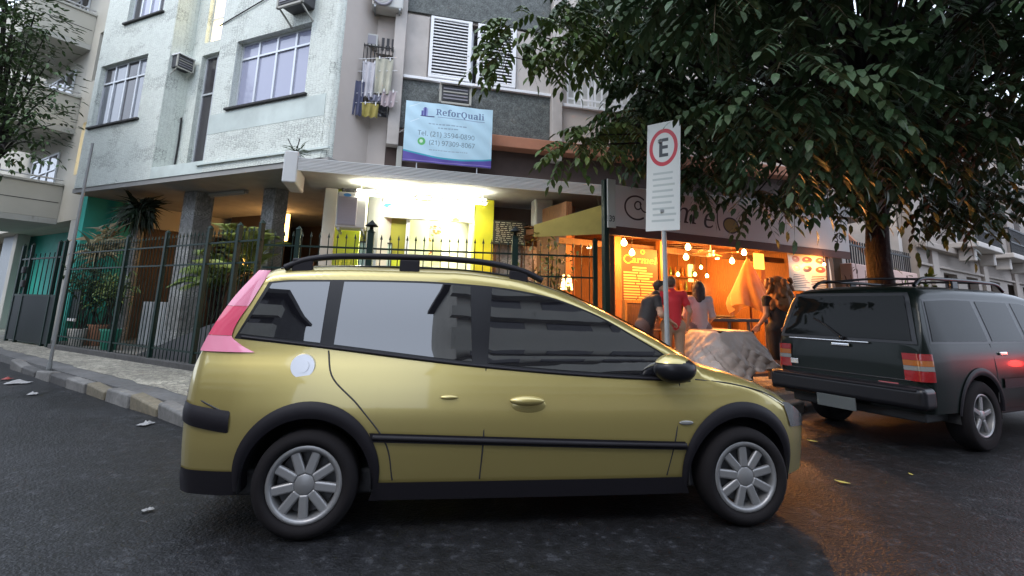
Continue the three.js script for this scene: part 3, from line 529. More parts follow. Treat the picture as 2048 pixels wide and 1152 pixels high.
// shop poster, framed notice, sign, lights
{
  const flowers = canvasTex(256, 384, (c, w, h) => { c.fillStyle = '#e2ddc4'; c.fillRect(0, 0, w, h); const r = rng(5); for (let i = 0; i < 26; i++) { const x = r() * w, y = h * 0.12 + r() * h * 0.8; c.fillStyle = ['#b9603c', '#a8804c', '#7f9a6a', '#c99a7a'][i % 4]; for (let k = 0; k < 4; k++) { c.beginPath(); c.arc(x + (r() - 0.5) * 26, y + (r() - 0.5) * 26, 3 + r() * 7, 0, 7); c.fill(); } } });
  const r = FB.rect(826, 447, 868, 515, -1.2), t = thing('wall_poster', 'pale poster sprinkled with small flowers inside the lit shop', 'poster', FB.o, FB.th);
  const gp = new THREE.BoxGeometry(0.9, 1.2, 0.012);
  const m = obj('print', gp, mat([1, 1, 1], { map: flowers, roughness: 0.6 }), t, true); m.position.set((r.s0 + r.s1) / 2, (r.y0 + r.y1) / 2, -1.25); m.rotation.y = 0.25;
  obj('stand', rod(V(m.position.x, PAVE, -1.3), V(m.position.x, m.position.y, -1.3), 0.02), M.alu, t);
  // framed glass notice on the lime panel
  const q = FB.rect(718, 486, 781, 545, 0.02), f = thing('shop_notice', 'black framed pale green notice on the lime shop panel', 'notice', FB.o, FB.th);
  obj('board', ex(q.s0, q.s1, q.y0, q.y1, -0.055, -0.04), mat([0.45, 0.62, 0.55], { roughness: 0.3, map: T.cloth }), f);
  obj('frame', [ex(q.s0 - 0.02, q.s1 + 0.02, q.y1, q.y1 + 0.03, -0.055, -0.02), ex(q.s0 - 0.02, q.s1 + 0.02, q.y0 - 0.03, q.y0, -0.055, -0.02), ex(q.s0 - 0.02, q.s0, q.y0, q.y1, -0.055, -0.022), ex(q.s1, q.s1 + 0.02, q.y0, q.y1, -0.055, -0.022)], M.black, f);
  // pill sign, lit from within, cyan logo at its left end
  const s = FB.rect(757, 384, 948, 424, 0.1); { const d = Math.max(0, s.y1 - (CAN0 - 0.13)); s.y1 -= d; s.y0 -= d * 0.7; } const W = s.s1 - s.s0, Hh = s.y1 - s.y0;
  const face = canvasTex(1024, 220, (c, w, h) => { c.fillStyle = '#fbfcf6'; c.fillRect(0, 0, w, h); c.fillStyle = '#18b6d8'; c.beginPath(); c.ellipse(95, 75, 42, 22, -0.3, 0, 7); c.fill(); c.fillRect(70, 96, 60, 18); c.fillStyle = '#7fd7e6'; c.fillRect(78, 122, 52, 16); c.fillStyle = '#e9d23c'; c.beginPath(); c.arc(830, 214, 40, 0, 7); c.fill(); });
  const sg = thing('shop_sign', 'white rounded illuminated shop sign with a small cyan logo', 'sign', FB.at((s.s0 + s.s1) / 2, (s.y0 + s.y1) / 2, 0.02), FB.th);
  const shp = new THREE.Shape(), rr = Hh / 2; shp.moveTo(-W / 2 + rr, -rr); shp.lineTo(W / 2, -rr); shp.lineTo(W / 2, rr); shp.lineTo(-W / 2 + rr, rr); shp.absarc(-W / 2 + rr, 0, rr, Math.PI / 2, Math.PI * 1.5, false);
  obj('casing', new THREE.ExtrudeGeometry(shp, { depth: 0.12, bevelEnabled: true, bevelSize: 0.015, bevelThickness: 0.015, bevelSegments: 2 }).translate(0, 0, -0.02), M.whiteMetal, sg);
  const fg = new THREE.ShapeGeometry(shp, 20), p = fg.attributes.position, uv = fg.attributes.uv; for (let i = 0; i < p.count; i++) uv.setXY(i, (p.getX(i) + W / 2) / W, (p.getY(i) + rr) / Hh);
  obj('face', fg.translate(0, 0, 0.119), mat([0.9, 0.9, 0.88], { map: face, emissiveMap: face, emit: [1, 1, 0.93], glow: 1.5, roughness: 0.4 }), sg, true);
  // fluorescent battens under the canopy
  const tubeM = mat([1, 1, 0.95], { emit: [1.0, 1.0, 0.86], glow: 9, roughness: 0.3 });
  for (const [a, lb] of [[-0.35, 'lit fluorescent batten under the canopy above the shop sign'], [1.15, 'lit fluorescent batten under the canopy near the yellow pillar']]) {
    const l = thing('fluorescent_light', lb, 'light', FB.at(a, CAN0 - 0.16, 0.75), FB.th, 'fluorescent battens');
    obj('housing', rex(-0.62, 0.62, -0.02, 0.02, -0.04, 0.04, 0.008), M.whiteMetal, l);
    each('hanger', [rod(V(-0.5, 0.02, 0), V(-0.5, 0.2, 0), 0.008), rod(V(0.5, 0.02, 0), V(0.5, 0.2, 0), 0.008)], M.alu, l);
    for (const y of [-0.045, 0.045]) {
      obj('tube', rod(V(-0.58, y, 0), V(0.58, y, 0), 0.018, 0.018, 10), tubeM, l);
      const ra = new THREE.RectAreaLight(new THREE.Color().setRGB(1, 1, 0.82), y > 0 ? 80 : 60, 1.16, 0.05); ra.position.set(0, y * 1.5, 0); ra.rotation.x = y > 0 ? Math.PI / 2 : -Math.PI / 2; l.add(ra);
    }
  }
  // tubes on the sign's upper edge throwing light up on the soffit
  const wash = thing('fluorescent_light', 'lit fluorescent strip on top of the white shop sign', 'light', FB.at((s.s0 + s.s1) / 2, s.y1 + 0.02, 0.3), FB.th);
  obj('housing', [ex(-W / 2, W / 2, 0.0, 0.025, -0.05, 0.05), ex(-W / 2 + 0.1, -W / 2 + 0.14, -0.1, 0, -0.28, -0.05), ex(W / 2 - 0.14, W / 2 - 0.1, -0.1, 0, -0.28, -0.05)], M.whiteMetal, wash);
  obj('tube', rod(V(-W / 2 + 0.05, 0.045, 0), V(W / 2 - 0.05, 0.045, 0), 0.018, 0.018, 10), tubeM, wash);
  const rw = new THREE.RectAreaLight(new THREE.Color().setRGB(1, 1, 0.84), 55, W - 0.1, 0.06); rw.position.set(0, 0.07, 0); rw.rotation.x = Math.PI / 2; wash.add(rw);
  // ceiling panel in the shop
  const cp = thing('ceiling_light', 'glowing ceiling panel inside the shop', 'light', FB.at(0.5, CAN0 - 0.002, -1.8), FB.th);
  obj('frame', [ex(-0.95, 0.95, -0.03, 0, -0.62, -0.6), ex(-0.95, 0.95, -0.03, 0, 0.6, 0.62), ex(-0.97, -0.95, -0.03, 0, -0.62, 0.62), ex(0.95, 0.97, -0.03, 0, -0.62, 0.62)], M.whiteMetal, cp);
  obj('diffuser', ex(-0.95, 0.95, -0.02, -0.008, -0.6, 0.6), mat([0.95, 0.95, 0.85], { emit: [1, 1, 0.78], glow: 2.5 }), cp);
  const cl = new THREE.RectAreaLight(new THREE.Color().setRGB(1, 0.98, 0.66), 55, 1.9, 1.2); cl.position.set(0, -0.04, 0); cl.rotation.x = -Math.PI / 2; cp.add(cl);
}
// ---- window and split air conditioners
function windowAC(F, r, n, label, dep = 0.5) {
  const t = thing('air_conditioner', label, 'air conditioner', F.at((r.s0 + r.s1) / 2, r.y0, n), F.th), W = (r.s1 - r.s0) / 2, H = r.y1 - r.y0;
  obj('casing', rex(-W, W, 0, H, -0.1, dep, 0.02), M.acDark, t);
  obj('hood', rex(-W - 0.05, W + 0.05, H + 0.005, H + 0.05, -0.1, dep + 0.08, 0.01), M.whiteMetal, t);
  obj('bracket', [ex(-W - 0.06, -W - 0.01, -0.06, H, dep - 0.05, dep), ex(W + 0.01, W + 0.06, -0.06, H, dep - 0.05, dep), ex(-W - 0.06, W + 0.06, -0.06, -0.015, dep - 0.05, dep), beam(V(-W, -0.04, dep - 0.03), V(-W, -0.3, -0.02), 0.03, 0.03), beam(V(W, -0.04, dep - 0.03), V(W, -0.3, -0.02), 0.03, 0.03)], M.creamTrim, t);
  for (let i = 0; i < 4; i++) obj('grille_bar', ex(-W + 0.03, W - 0.03, H * (0.12 + i * 0.2), H * (0.12 + i * 0.2) + 0.03, dep + 0.001, dep + 0.015), i === 2 ? M.creamTrim : M.acGrill, t);
  return t;
}
windowAC(FB, FB.rect(884, 172, 938, 204, 0.5), 0.09, 'dark window air conditioner in a pale bracket under the white shutters', 0.42);
{
  const r = FA.rect(350, 128, 378, 162, -0.5), t = windowAC(FA, r, 0, 'dark window air conditioner with a white hood in the recess between the bays', 0.4);
  const b1b = FA.hit(325, 200)[0]; t.position.copy(FA.at(b1b + 0.02, r.y0 + 0.15, -0.26)); t.rotation.y = FA.th + Math.PI / 2; t.scale.setScalar(0.62);
  windowAC(FA, FA.rect(560, -40, 602, 4, 0.4), 0.0, 'dark window air conditioner high above the wide bay window', 0.4);
  const q = FB.rect(722, 72, 756, 96, 0.1), b = thing('air_conditioner', 'small pale framed air conditioner set in the wall above the barred window', 'air conditioner', FB.at((q.s0 + q.s1) / 2, q.y0, 0.002), FB.th), W = (q.s1 - q.s0) / 2, H = q.y1 - q.y0;
  obj('casing', rex(-W, W, 0, H, 0, 0.22, 0.015), M.acWhite, b); obj('grille', ex(-W + 0.04, W - 0.04, 0.04, H - 0.04, 0.221, 0.228), M.acGrill, b);
  obj('louvre', [0, 1, 2, 3].map(i => ex(W + 0.08 + i * 0.11, W + 0.14 + i * 0.11, 0.05, H + 0.05, 0, 0.02)), M.acDark, b);
}
function condenser(F, r, n, label, dep, grilleMat, gw) {
  const t = thing('condenser_unit', label, 'air conditioner', F.at((r.s0 + r.s1) / 2, r.y0, n), F.th), W = (r.s1 - r.s0) / 2, H = r.y1 - r.y0;
  obj('casing', rex(-W, W, 0, H, -dep, 0, 0.04, 3), M.acWhite, t);
  obj('grille', [rex(-W + 0.03, -W + 0.03 + 2 * W * gw, 0.05, H - 0.1, 0.0, 0.02, 0.01), ...Array.from({ length: 9 }, (_, i) => ex(-W + 0.04, -W + 2 * W * gw, 0.08 + i * (H - 0.2) / 9, 0.1 + i * (H - 0.2) / 9, 0.021, 0.03))], grilleMat, t);
  obj('bracket', [ex(-W + 0.05, -W + 0.09, -0.05, -0.002, -dep - 0.3, 0.02), ex(W - 0.09, W - 0.05, -0.05, -0.002, -dep - 0.3, 0.02)], M.galv, t);
  return t;
}
{
  const t = condenser(FB, FB.rect(672, 384, 734, 456, 0.75), 0.75, 'white condenser with a grey grille hung at the left of the lime shopfront', 0.4, M.acGrill, 0.62);
  obj('badge', new THREE.CylinderGeometry(0.075, 0.075, 0.02, 16).scale(1, 1, 0.45).rotateX(Math.PI / 2).translate(-0.1, 0.66, 0.01), mat([0.03, 0.2, 0.5], { roughness: 0.4 }), t);
  const fan = thing('vent_fan', 'dark round ventilation fan on the wall above the condenser', 'fan', FB.at(FB.hit(702, 375, 0.3)[0], FB.hit(702, 375, 0.3)[1], 0.06), FB.th);
  obj('rim', new THREE.TorusGeometry(0.17, 0.03, 8, 24), M.acDark, fan); obj('blade', [0, 1, 2, 3].map(i => new THREE.BoxGeometry(0.1, 0.3, 0.012).rotateY(0.4).rotateZ(i * Math.PI / 4)), M.acDark, fan); obj('hub', ex(-0.04, 0.04, -0.04, 0.04, -0.09, 0.03), M.acDark, fan);
  condenser(FB, FB.rect(1070, 398, 1106, 455, 0.5), 0.5, 'narrow white condenser on the wall between the shop and the restaurant', 0.35, M.acWhite, 0.5);
  const top = condenser(FB, FB.rect(745, -30, 808, 14, 0.45), 0.45, 'white condenser high on the wall beside the speckled panels', 0.4, M.acWhite, 0.5);
  obj('fan_grille', new THREE.TorusGeometry(0.2, 0.03, 8, 24).translate(-0.12, 0.22, 0.03), M.acGrill, top);
}
{
  const t = condenser(FR, FR.rect(1598, 380, 1656, 426, -0.5), -0.5, 'condenser with a dark grille standing on top of the restaurant awning', 0.4, M.acDark, 0.85);
  each('stand_leg', [ex(-0.25, -0.21, -0.4, -0.051, -0.3, -0.26), ex(0.21, 0.25, -0.4, -0.051, -0.3, -0.26)], M.galv, t);
}
// ---- laundry hanging in the barred window
{
  const r = FB.rect(722, 120, 792, 235, 0.4), l = (a, b) => FB.hit(a, b, 0.42);
  const lg = rng(12), cm = [[0.72, 0.70, 0.74], [0.66, 0.64, 0.52], [0.14, 0.15, 0.24], [0.62, 0.52, 0.54], [0.50, 0.42, 0.12], [0.28, 0.28, 0.36]];
  const item = (px0, py0, px1, py1, c, lb) => { const a = l(px0, py0), b = l(px1, py1), W = b[0] - a[0], Hh = a[1] - b[1], t = thing('hanging_cloth', lb, 'laundry', FB.at((a[0] + b[0]) / 2, a[1], 0.4), FB.th, 'laundry in the barred window'); const ph = lg() * 6; obj('cloth', gridGeo(14, 8, (u, v) => [(u - 0.5) * W * (1 - 0.12 * v), -v * Hh, 0.035 * Math.sin(u * 15 + ph + v) * (0.4 + v) + 0.02]), mat(cm[c], { map: T.cloth, roughness: 0.95 }), t); obj('peg', [ex(-W * 0.3 - 0.01, -W * 0.3 + 0.01, -0.04, 0.03, 0.02, 0.05), ex(W * 0.3 - 0.01, W * 0.3 + 0.01, -0.04, 0.03, 0.02, 0.05)], M.whiteMetal, t); };
  item(726, 122, 750, 196, 0, 'white cloth hanging inside the barred window'); item(752, 115, 782, 190, 1, 'pale yellow cloth hanging inside the barred window'); item(704, 160, 724, 232, 2, 'dark blue cloth hanging at the edge of the barred window');
  item(762, 180, 790, 215, 3, 'pinkish cloth hanging low in the barred window'); item(724, 205, 756, 236, 4, 'mustard cloth hanging lowest in the barred window'); item(736, 188, 762, 204, 5, 'grey blue cloth hanging below the white one');
  const ln = thing('washing_line', 'thin white washing lines across the barred window', 'line', FB.o, FB.th);
  obj('cord', [[696, 118, 795, 114], [690, 142, 795, 141], [688, 186, 795, 183], [700, 205, 795, 203]].map(q => { const a = l(q[0], q[1]), b = l(q[2], q[3]); return rod(V(a[0], a[1], 0.4), V(b[0], b[1], 0.4), 0.008, 0.008, 5); }), M.whiteMetal, ln);
}
// ---- blue banner with lettering
{
  const r = FB.rect(808, 210, 984, 329, 0.75), W = r.s1 - r.s0, H = r.y1 - r.y0;
  const art = canvasTex(1024, 704, (c, w, h) => {
    c.fillStyle = '#b9d9e8'; c.fillRect(0, 0, w, h);
    c.strokeStyle = 'rgba(225,240,250,1)'; c.lineWidth = 7; for (const [a, b, d, e] of [[40, 70, 170, 12], [60, 250, 160, 200]]) { c.beginPath(); c.moveTo(a, b); c.lineTo(d, e); c.stroke(); }
    c.fillStyle = '#9aa6d6'; c.fillRect(195, 70, 60, 90); c.fillStyle = '#4b4f96'; c.fillRect(210, 60, 26, 100); c.fillRect(180, 100, 24, 60); c.fillStyle = '#30336a'; c.fillRect(172, 158, 160, 12);
    c.fillStyle = '#5b6f93'; c.font = 'bold 104px serif'; c.fillText('ReforQuali', 345, 140); c.fillStyle = '#8ea4bd'; c.fillRect(370, 158, 560, 10);
    c.fillStyle = '#8fa8ba'; { const q = rng(21); for (const [y, a, b] of [[242, 270, 690], [284, 380, 600]]) { let x = a; while (x < b) { const l = 14 + q() * 40; c.fillRect(x, y, l, 14); x += l + 10; } } }
    c.fillStyle = '#5f7484'; c.font = '78px sans-serif'; c.fillText('Tel. (21) 3594-0890', 150, 396); c.font = '74px sans-serif'; c.fillText('(21) 97309-8067', 285, 492);
    c.fillStyle = '#63b96b'; c.beginPath(); c.arc(200, 466, 44, 0, 7); c.fill(); c.fillStyle = '#d9efe0'; c.beginPath(); c.arc(196, 464, 20, 0, 7); c.fill();
    c.fillStyle = '#9ab2c2'; { const q = rng(22); let x = 290; while (x < 720) { const l = 12 + q() * 40; c.fillRect(x, 548, l, 11); x += l + 8; } }
    c.fillStyle = '#3aa2b8'; c.beginPath(); c.moveTo(0, 575); c.quadraticCurveTo(w * 0.55, 680, w, 596); c.lineTo(w, h); c.lineTo(0, h); c.fill();
    c.fillStyle = '#5a4c9c'; c.beginPath(); c.moveTo(0, 592); c.quadraticCurveTo(w * 0.55, 700, w, 614); c.lineTo(w, h); c.lineTo(0, h); c.fill();
    c.strokeStyle = '#9f8fc9'; c.lineWidth = 5; c.beginPath(); c.moveTo(0, 690); c.lineTo(w, 684); c.stroke();
  });
  const t = thing('banner_sign', 'pale blue and violet banner with grey lettering and phone numbers above the canopy', 'banner', FB.at((r.s0 + r.s1) / 2, (r.y0 + r.y1) / 2, 0.75), FB.th);
  obj('banner', gridGeo(24, 12, (u, v) => [(u - 0.5) * W, (v - 0.5) * H, 0.012 * Math.sin(u * 9 + v * 4) + 0.02 * Math.sin(v * 3) + 0.008 * Math.sin((u + v) * 23)]), mat([0.95, 0.95, 0.95], { map: art, roughness: 0.45 }), t, true);
  obj('frame', [ex(-W / 2, W / 2, H / 2 - 0.03, H / 2, -0.06, -0.025), ex(-W / 2, W / 2, -H / 2, -H / 2 + 0.03, -0.06, -0.025), ex(-W / 2, -W / 2 + 0.03, -H / 2 + 0.03, H / 2 - 0.03, -0.06, -0.027), ex(W / 2 - 0.03, W / 2, -H / 2 + 0.03, H / 2 - 0.03, -0.06, -0.027)], M.alu, t);
  obj('stay', [rod(V(-W / 2 + 0.1, 0.1, -0.04), V(-W / 2 - 0.15, 0.1, -0.62), 0.015), rod(V(W / 2 - 0.1, 0.2, -0.04), V(W / 2 - 0.1, 0.2, -0.62), 0.015), rod(V(-W / 2 + 0.3, -H / 2, -0.04), V(-W / 2 + 0.3, -H / 2 - 0.25, -0.04), 0.015), rod(V(W / 2 - 0.3, -H / 2, -0.04), V(W / 2 - 0.3, -H / 2 - 0.25, -0.04), 0.015)], M.alu, t);
}
// ---- wall between shop and restaurant, menu board
{
  const t = thing('recess_wall', 'dark tiled wall section between the shop and the restaurant', 'wall', FB.o, FB.th), a = FB.hit(986, 480)[0] + 0.01, b = FB.hit(1125, 480)[0];
  obj('wall', ex(a, b, PAVE, CAN0 + 0.045, -0.9, -0.7), M.brown, t);
  obj('grille', Array.from({ length: 7 }, (_, i) => ex(a + 0.1, a + 1.0, 2.75 + i * 0.09, 2.79 + i * 0.09, -0.69, -0.66)), M.fenceDark, t);
  obj('planter_wall', rex(a, b, PAVE, FB.hit(1040, 492, -0.2)[1], -0.35, -0.1, 0.02), M.column, t);
  obj('jamb', rex(b, b + 0.28, PAVE, CAN0 + 0.045, -0.95, 0.1, 0.02), M.ledge, t);
  const r = FB.rect(986, 442, 1051, 490, 0.1), W = r.s1 - r.s0, H = r.y1 - r.y0;
  const chalk = canvasTex(512, 384, (c, w, h) => { c.fillStyle = '#2b2a22'; c.fillRect(0, 0, w, h); const q = rng(9); c.strokeStyle = '#b9b49c'; for (let i = 0; i < 11; i++) { c.lineWidth = 9; let x = 24 + q() * 30; while (x < w - 60) { const l = 18 + q() * 60; c.beginPath(); c.moveTo(x, 34 + i * 31); c.lineTo(Math.min(x + l, w - 26), 34 + i * 31 + (q() - 0.5) * 5); c.stroke(); x += l + 12 + q() * 16; } } });
  const m = thing('menu_board', 'square chalked menu board beside the yellow pillar', 'menu board', FB.at((r.s0 + r.s1) / 2, (r.y0 + r.y1) / 2, 0.1), FB.th);
  obj('slate', new THREE.BoxGeometry(W, H, 0.03), mat([1, 1, 1], { map: chalk, roughness: 0.8 }), m, true);
  obj('post', [ex(-W / 2 + 0.05, -W / 2 + 0.09, -(r.y0 + r.y1) / 2 + PAVE, H / 2, -0.06, -0.018), ex(W / 2 - 0.09, W / 2 - 0.05, -(r.y0 + r.y1) / 2 + PAVE, H / 2, -0.06, -0.018)], M.woodDark, m);
}
// ================================================================ buildings along the street to the right
{
  M.townhouse = mat([0.36, 0.31, 0.28], { map: T.stain, roughness: 0.85 });
  const H = 12, g = thing('townhouse', 'pale townhouse with dark iron balconies further along the street', 'building', FD.o, FD.th);
  const holes = [], wins = [];
  for (const s of [8.4, 13.2, 18.2]) { wins.push({ s0: s + 0.9, s1: s + 2.2, y0: 4.05, y1: 6.6 }, { s0: s + 0.9, s1: s + 2.2, y0: 7.6, y1: 10 }); }
  const doors = [7.6, 10.2, 13.4, 16.2, 19].map(s => ({ s0: s, s1: s + 1.5, y0: PAVE, y1: 2.9 }));
  obj('wall', wallHoles(5.2, 30, PAVE, H, [...wins, ...doors], -0.4, 0), M.townhouse, g);
  obj('wall', ex(5.2, 30, PAVE, H, -5, -0.45), M.beige, g);
  wins.forEach(w => window_(g, w, -0.25, 2, 0.75, M.paneBlue, M.whiteMetal));
  doors.forEach(w => window_(g, w, -0.3, 2, 0.8, M.paneDark, M.woodDark));
  obj('cornice', [rex(5.1, 30, 3.55, 3.75, 0.001, 0.28, 0.03), rex(5.1, 30, 3.0, 3.08, 0.001, 0.1, 0.02), rex(5.1, 30, H - 0.3, H, 0.001, 0.4, 0.03)], M.townhouse, g);
  for (const s of [8.0, 12.8, 17.8]) for (const y of [3.76, 7.3]) {
    const b = sub('balcony', g);
    obj('balcony_floor', rex(s, s + 3.3, y, y + 0.2, 0.001, 0.95, 0.04), M.beigePanel, b);
    for (let i = 0; i <= 22; i++) obj('baluster', ex(s + 0.03 + i * 3.24 / 22 - 0.02, s + 0.03 + i * 3.24 / 22 + 0.02, y + 0.2, y + 1.15, 0.86, 0.9), M.black, b);
    obj('rail', [ex(s, s + 3.3, y + 1.15, y + 1.22, 0.84, 0.92), ex(s, s + 3.3, y + 0.6, y + 0.66, 0.901, 0.92), ex(s, s + 0.05, y + 1.15, y + 1.22, 0.001, 0.838), ex(s + 3.25, s + 3.3, y + 1.15, y + 1.22, 0.001, 0.838), ex(s, s + 0.03, y + 0.2, y + 1.149, 0.3, 0.34), ex(s, s + 0.03, y + 0.2, y + 1.149, 0.6, 0.64)], M.black, b);
    each('corbel', [rex(s + 0.3, s + 0.55, y - 0.45, y - 0.002, 0.28, 0.75, 0.05), rex(s + 2.75, s + 3.0, y - 0.45, y - 0.002, 0.28, 0.75, 0.05)], M.beigePanel, b);
  }
  for (const s of [6.2, 12.2, 17.2, 22.5]) obj('pilaster', rex(s, s + 0.6, PAVE, H - 0.31, 0.001, 0.12, 0.02), M.townhouse, g);
  const w = thing('gable_house', 'low house with a pale sloping gable and pinkish wall behind the tree trunk', 'building', FD.o, FD.th);
  const sh = new THREE.Shape([[0.4, PAVE], [5.0, PAVE], [5.0, 4.2], [3.6, 6.2], [1.6, 6.9], [0.4, 6.2]].map(p => new THREE.Vector2(...p)));
  obj('gable', new THREE.ExtrudeGeometry(sh, { depth: 0.3, bevelEnabled: false }).translate(0, 0, -2.6), M.beigePanel, w);
  obj('front_wall', rex(0.2, 5.0, PAVE, 2.7, -0.3, 0, 0.03), mat([0.62, 0.42, 0.38], { map: T.stain, roughness: 0.85 }), w);
  each('side_wall', [ex(0.4, 0.7, PAVE, 4.5, -2.299, -0.301), ex(4.7, 5.0, PAVE, 4.1, -2.299, -0.301)], M.beigePanel, w);
  obj('roof', beam(V(0.4, 6.3, -2.9), V(0.4, 2.75, -0.2), 0.15, 0.1).translate(2.3, 0, 0).scale(1, 1, 1), M.ledge, w);
  obj('railing', [ex(0.2, 5, 3.2, 3.25, -0.16, -0.12), ...Array.from({ length: 30 }, (_, i) => ex(0.25 + i * 0.16, 0.28 + i * 0.16, 2.7, 3.35, -0.155, -0.125))], M.black, w);
}
// ---- across the street, behind the viewer: seen only mirrored in the car windows
function slabBlock(name, label, x0, x1, z0, z1, h, floors, wallM) {
  const g = thing(name, label, 'building', V(0, 0, 0), 0);
  obj('wall', ex(x0, x1, 0, h, z0, z1), wallM, g);
  for (let i = 0; i < floors; i++) { const y = 3 + i * (h - 3) / floors; obj('floor_band', ex(x0 - 0.25, x1 + 0.25, y, y + 0.85, z0 - 0.6, z0 - 0.001), M.creamTrim, g); const n = Math.floor((x1 - x0) / 2.6); for (let k = 0; k < n; k++) obj('window', ex(x0 + 0.5 + k * 2.6, x0 + 2.3 + k * 2.6, y + 0.95, y + (h - 3) / floors - 0.15, z0 - 0.04, z0 - 0.002), M.paneDark, g); }
  obj('roof', ex(x0 - 0.3, x1 + 0.3, h, h + 0.4, z0 - 0.7, z1), M.kerbDark, g); return g;
}
slabBlock('opposite_building', 'tall balconied block across the street mirrored in the car windows', 1.5, 26, 8.5, 16, 11.5, 4, M.creamTrim);
slabBlock('opposite_building', 'added unseen dark block at the street bend that darkens the utility car reflections', -42, -30, -6, 24, 11, 4, M.kerbDark);  // added out of view to hide low sky from the utility car paint
slabBlock('opposite_building', 'lower dark block across the street mirrored in the rear car window', -26, -5, 9, 16, 8.5, 3, M.kerbDark);

// ================================================================ restaurant under a white board awning
const RH = (x, y, n = 0) => FR.hit(x, y, n);
const DECK = PAVE + 0.06;
{
  const y0 = 2.74, y1 = 3.47, s0 = RH(1216, 410)[0], s1 = RH(1697, 470)[0];
  const g = thing('restaurant_awning', 'white board awning with hand painted lettering over the warmly lit restaurant terrace', 'awning', FR.o, FR.th);
  const W = s1 - s0;
  const art = canvasTex(2048, 256, (c, w, h) => {
    c.fillStyle = '#c6c5c4'; c.fillRect(0, 0, w, h);
    c.strokeStyle = '#3a2a2c'; c.fillStyle = '#3a2a2c'; c.lineCap = 'round'; c.lineWidth = 11;
    const X = p => (FR.hit(p, 430)[0] - s0) / W * w;
    const cx = X(1272), R0 = 68;   // C with a small a curled inside it
    c.beginPath(); c.ellipse(cx + 4, 128, R0 * 1.15, R0 * 1.1, -0.15, -0.75, 1.1, true); c.stroke(); c.lineWidth = 9;
    c.beginPath(); c.ellipse(cx + 14, 112, 22, 26, 0.3, 0.4, 5.6); c.stroke(); c.beginPath(); c.moveTo(cx + 30, 90); c.quadraticCurveTo(cx + 30, 150, cx + 70, 150); c.stroke();
    c.font = 'italic 190px serif'; c.fillText('r', X(1318), 178); c.fillText('m', X(1345), 186); c.fillText('e', X(1402), 200); c.lineWidth = 10;
    c.beginPath(); c.moveTo(X(1437), 40); c.quadraticCurveTo(X(1431), 150, X(1438), 206); c.stroke();
    c.fillStyle = '#8a7a34'; c.beginPath(); c.ellipse(X(1461), 165, 62, 52, 0.1, 0, 7); c.fill(); c.stroke();
    c.fillStyle = '#2a2022'; c.font = 'bold 90px sans-serif'; c.fillText('39', X(1664), 190);
  });
  const bd = obj('board', new THREE.BoxGeometry(W, y1 - y0, 0.05), mat([0.72, 0.70, 0.70], { roughness: 0.75 }), g); bd.position.set((s0 + s1) / 2, (y0 + y1) / 2, -0.03);
  const pl = obj('lettering', new THREE.PlaneGeometry(W - 0.01, y1 - y0 - 0.01), mat([0.92, 0.90, 0.90], { map: art, roughness: 0.75 }), g, true); pl.position.set((s0 + s1) / 2, (y0 + y1) / 2, -0.001);
  obj('valance', ex(s0, s1, y0 - 0.16, y0 - 0.003, -0.05, 0.0), mat([0.13, 0.06, 0.05], { map: T.plaster }), g);
  // left cheek: yellow sloping flap
  const yl = mat([0.42, 0.32, 0.07], { map: T.cloth, roughness: 0.85 });
  const fl = new THREE.BufferGeometry(); const a = V(s0, 3.12, -0.05), b = V(s0, y0 - 0.15, -0.05), cc = V(s0 - 0.75, 2.62, -1.3), d = V(s0 - 0.75, 2.85, -1.3);
  fl.setAttribute('position', new THREE.Float32BufferAttribute([a, b, cc, a, cc, d].flatMap(p => p.toArray()), 3)); fl.computeVertexNormals(); obj('cheek', fl, yl, g);
  // rafters and roof boarding
  for (let i = 0; i <= 11; i++) { const s = lerp(s0 + 0.1, s1 - 0.1, i / 11); obj('rafter', beam(V(s, y0 + 0.02, -0.06), V(s, y0 + 0.42, -4.9), 0.07, 0.12), M.wood, g); }
  for (let i = 0; i < 12; i++) { const n = -0.1 - i * 0.41, y = y0 + 0.13 + 0.4 * (-n / 4.84); obj('roof_board', ex(s0, s1, y, y + 0.02, n - 0.4, n), M.wood, g); }
  obj('beam', [ex(s0, s1, y0 - 0.14, y0 - 0.02, -1.75, -1.65), ex(s0, s1, y0 + 0.1, y0 + 0.2, -3.3, -3.2)], M.woodDark, g);
  for (const s of [s0 + 0.12, s1 - 0.75]) obj('post', rex(s - 0.05, s + 0.05, PAVE, y0 - 0.16, -0.16, -0.06, 0.01), M.woodDark, g);
}
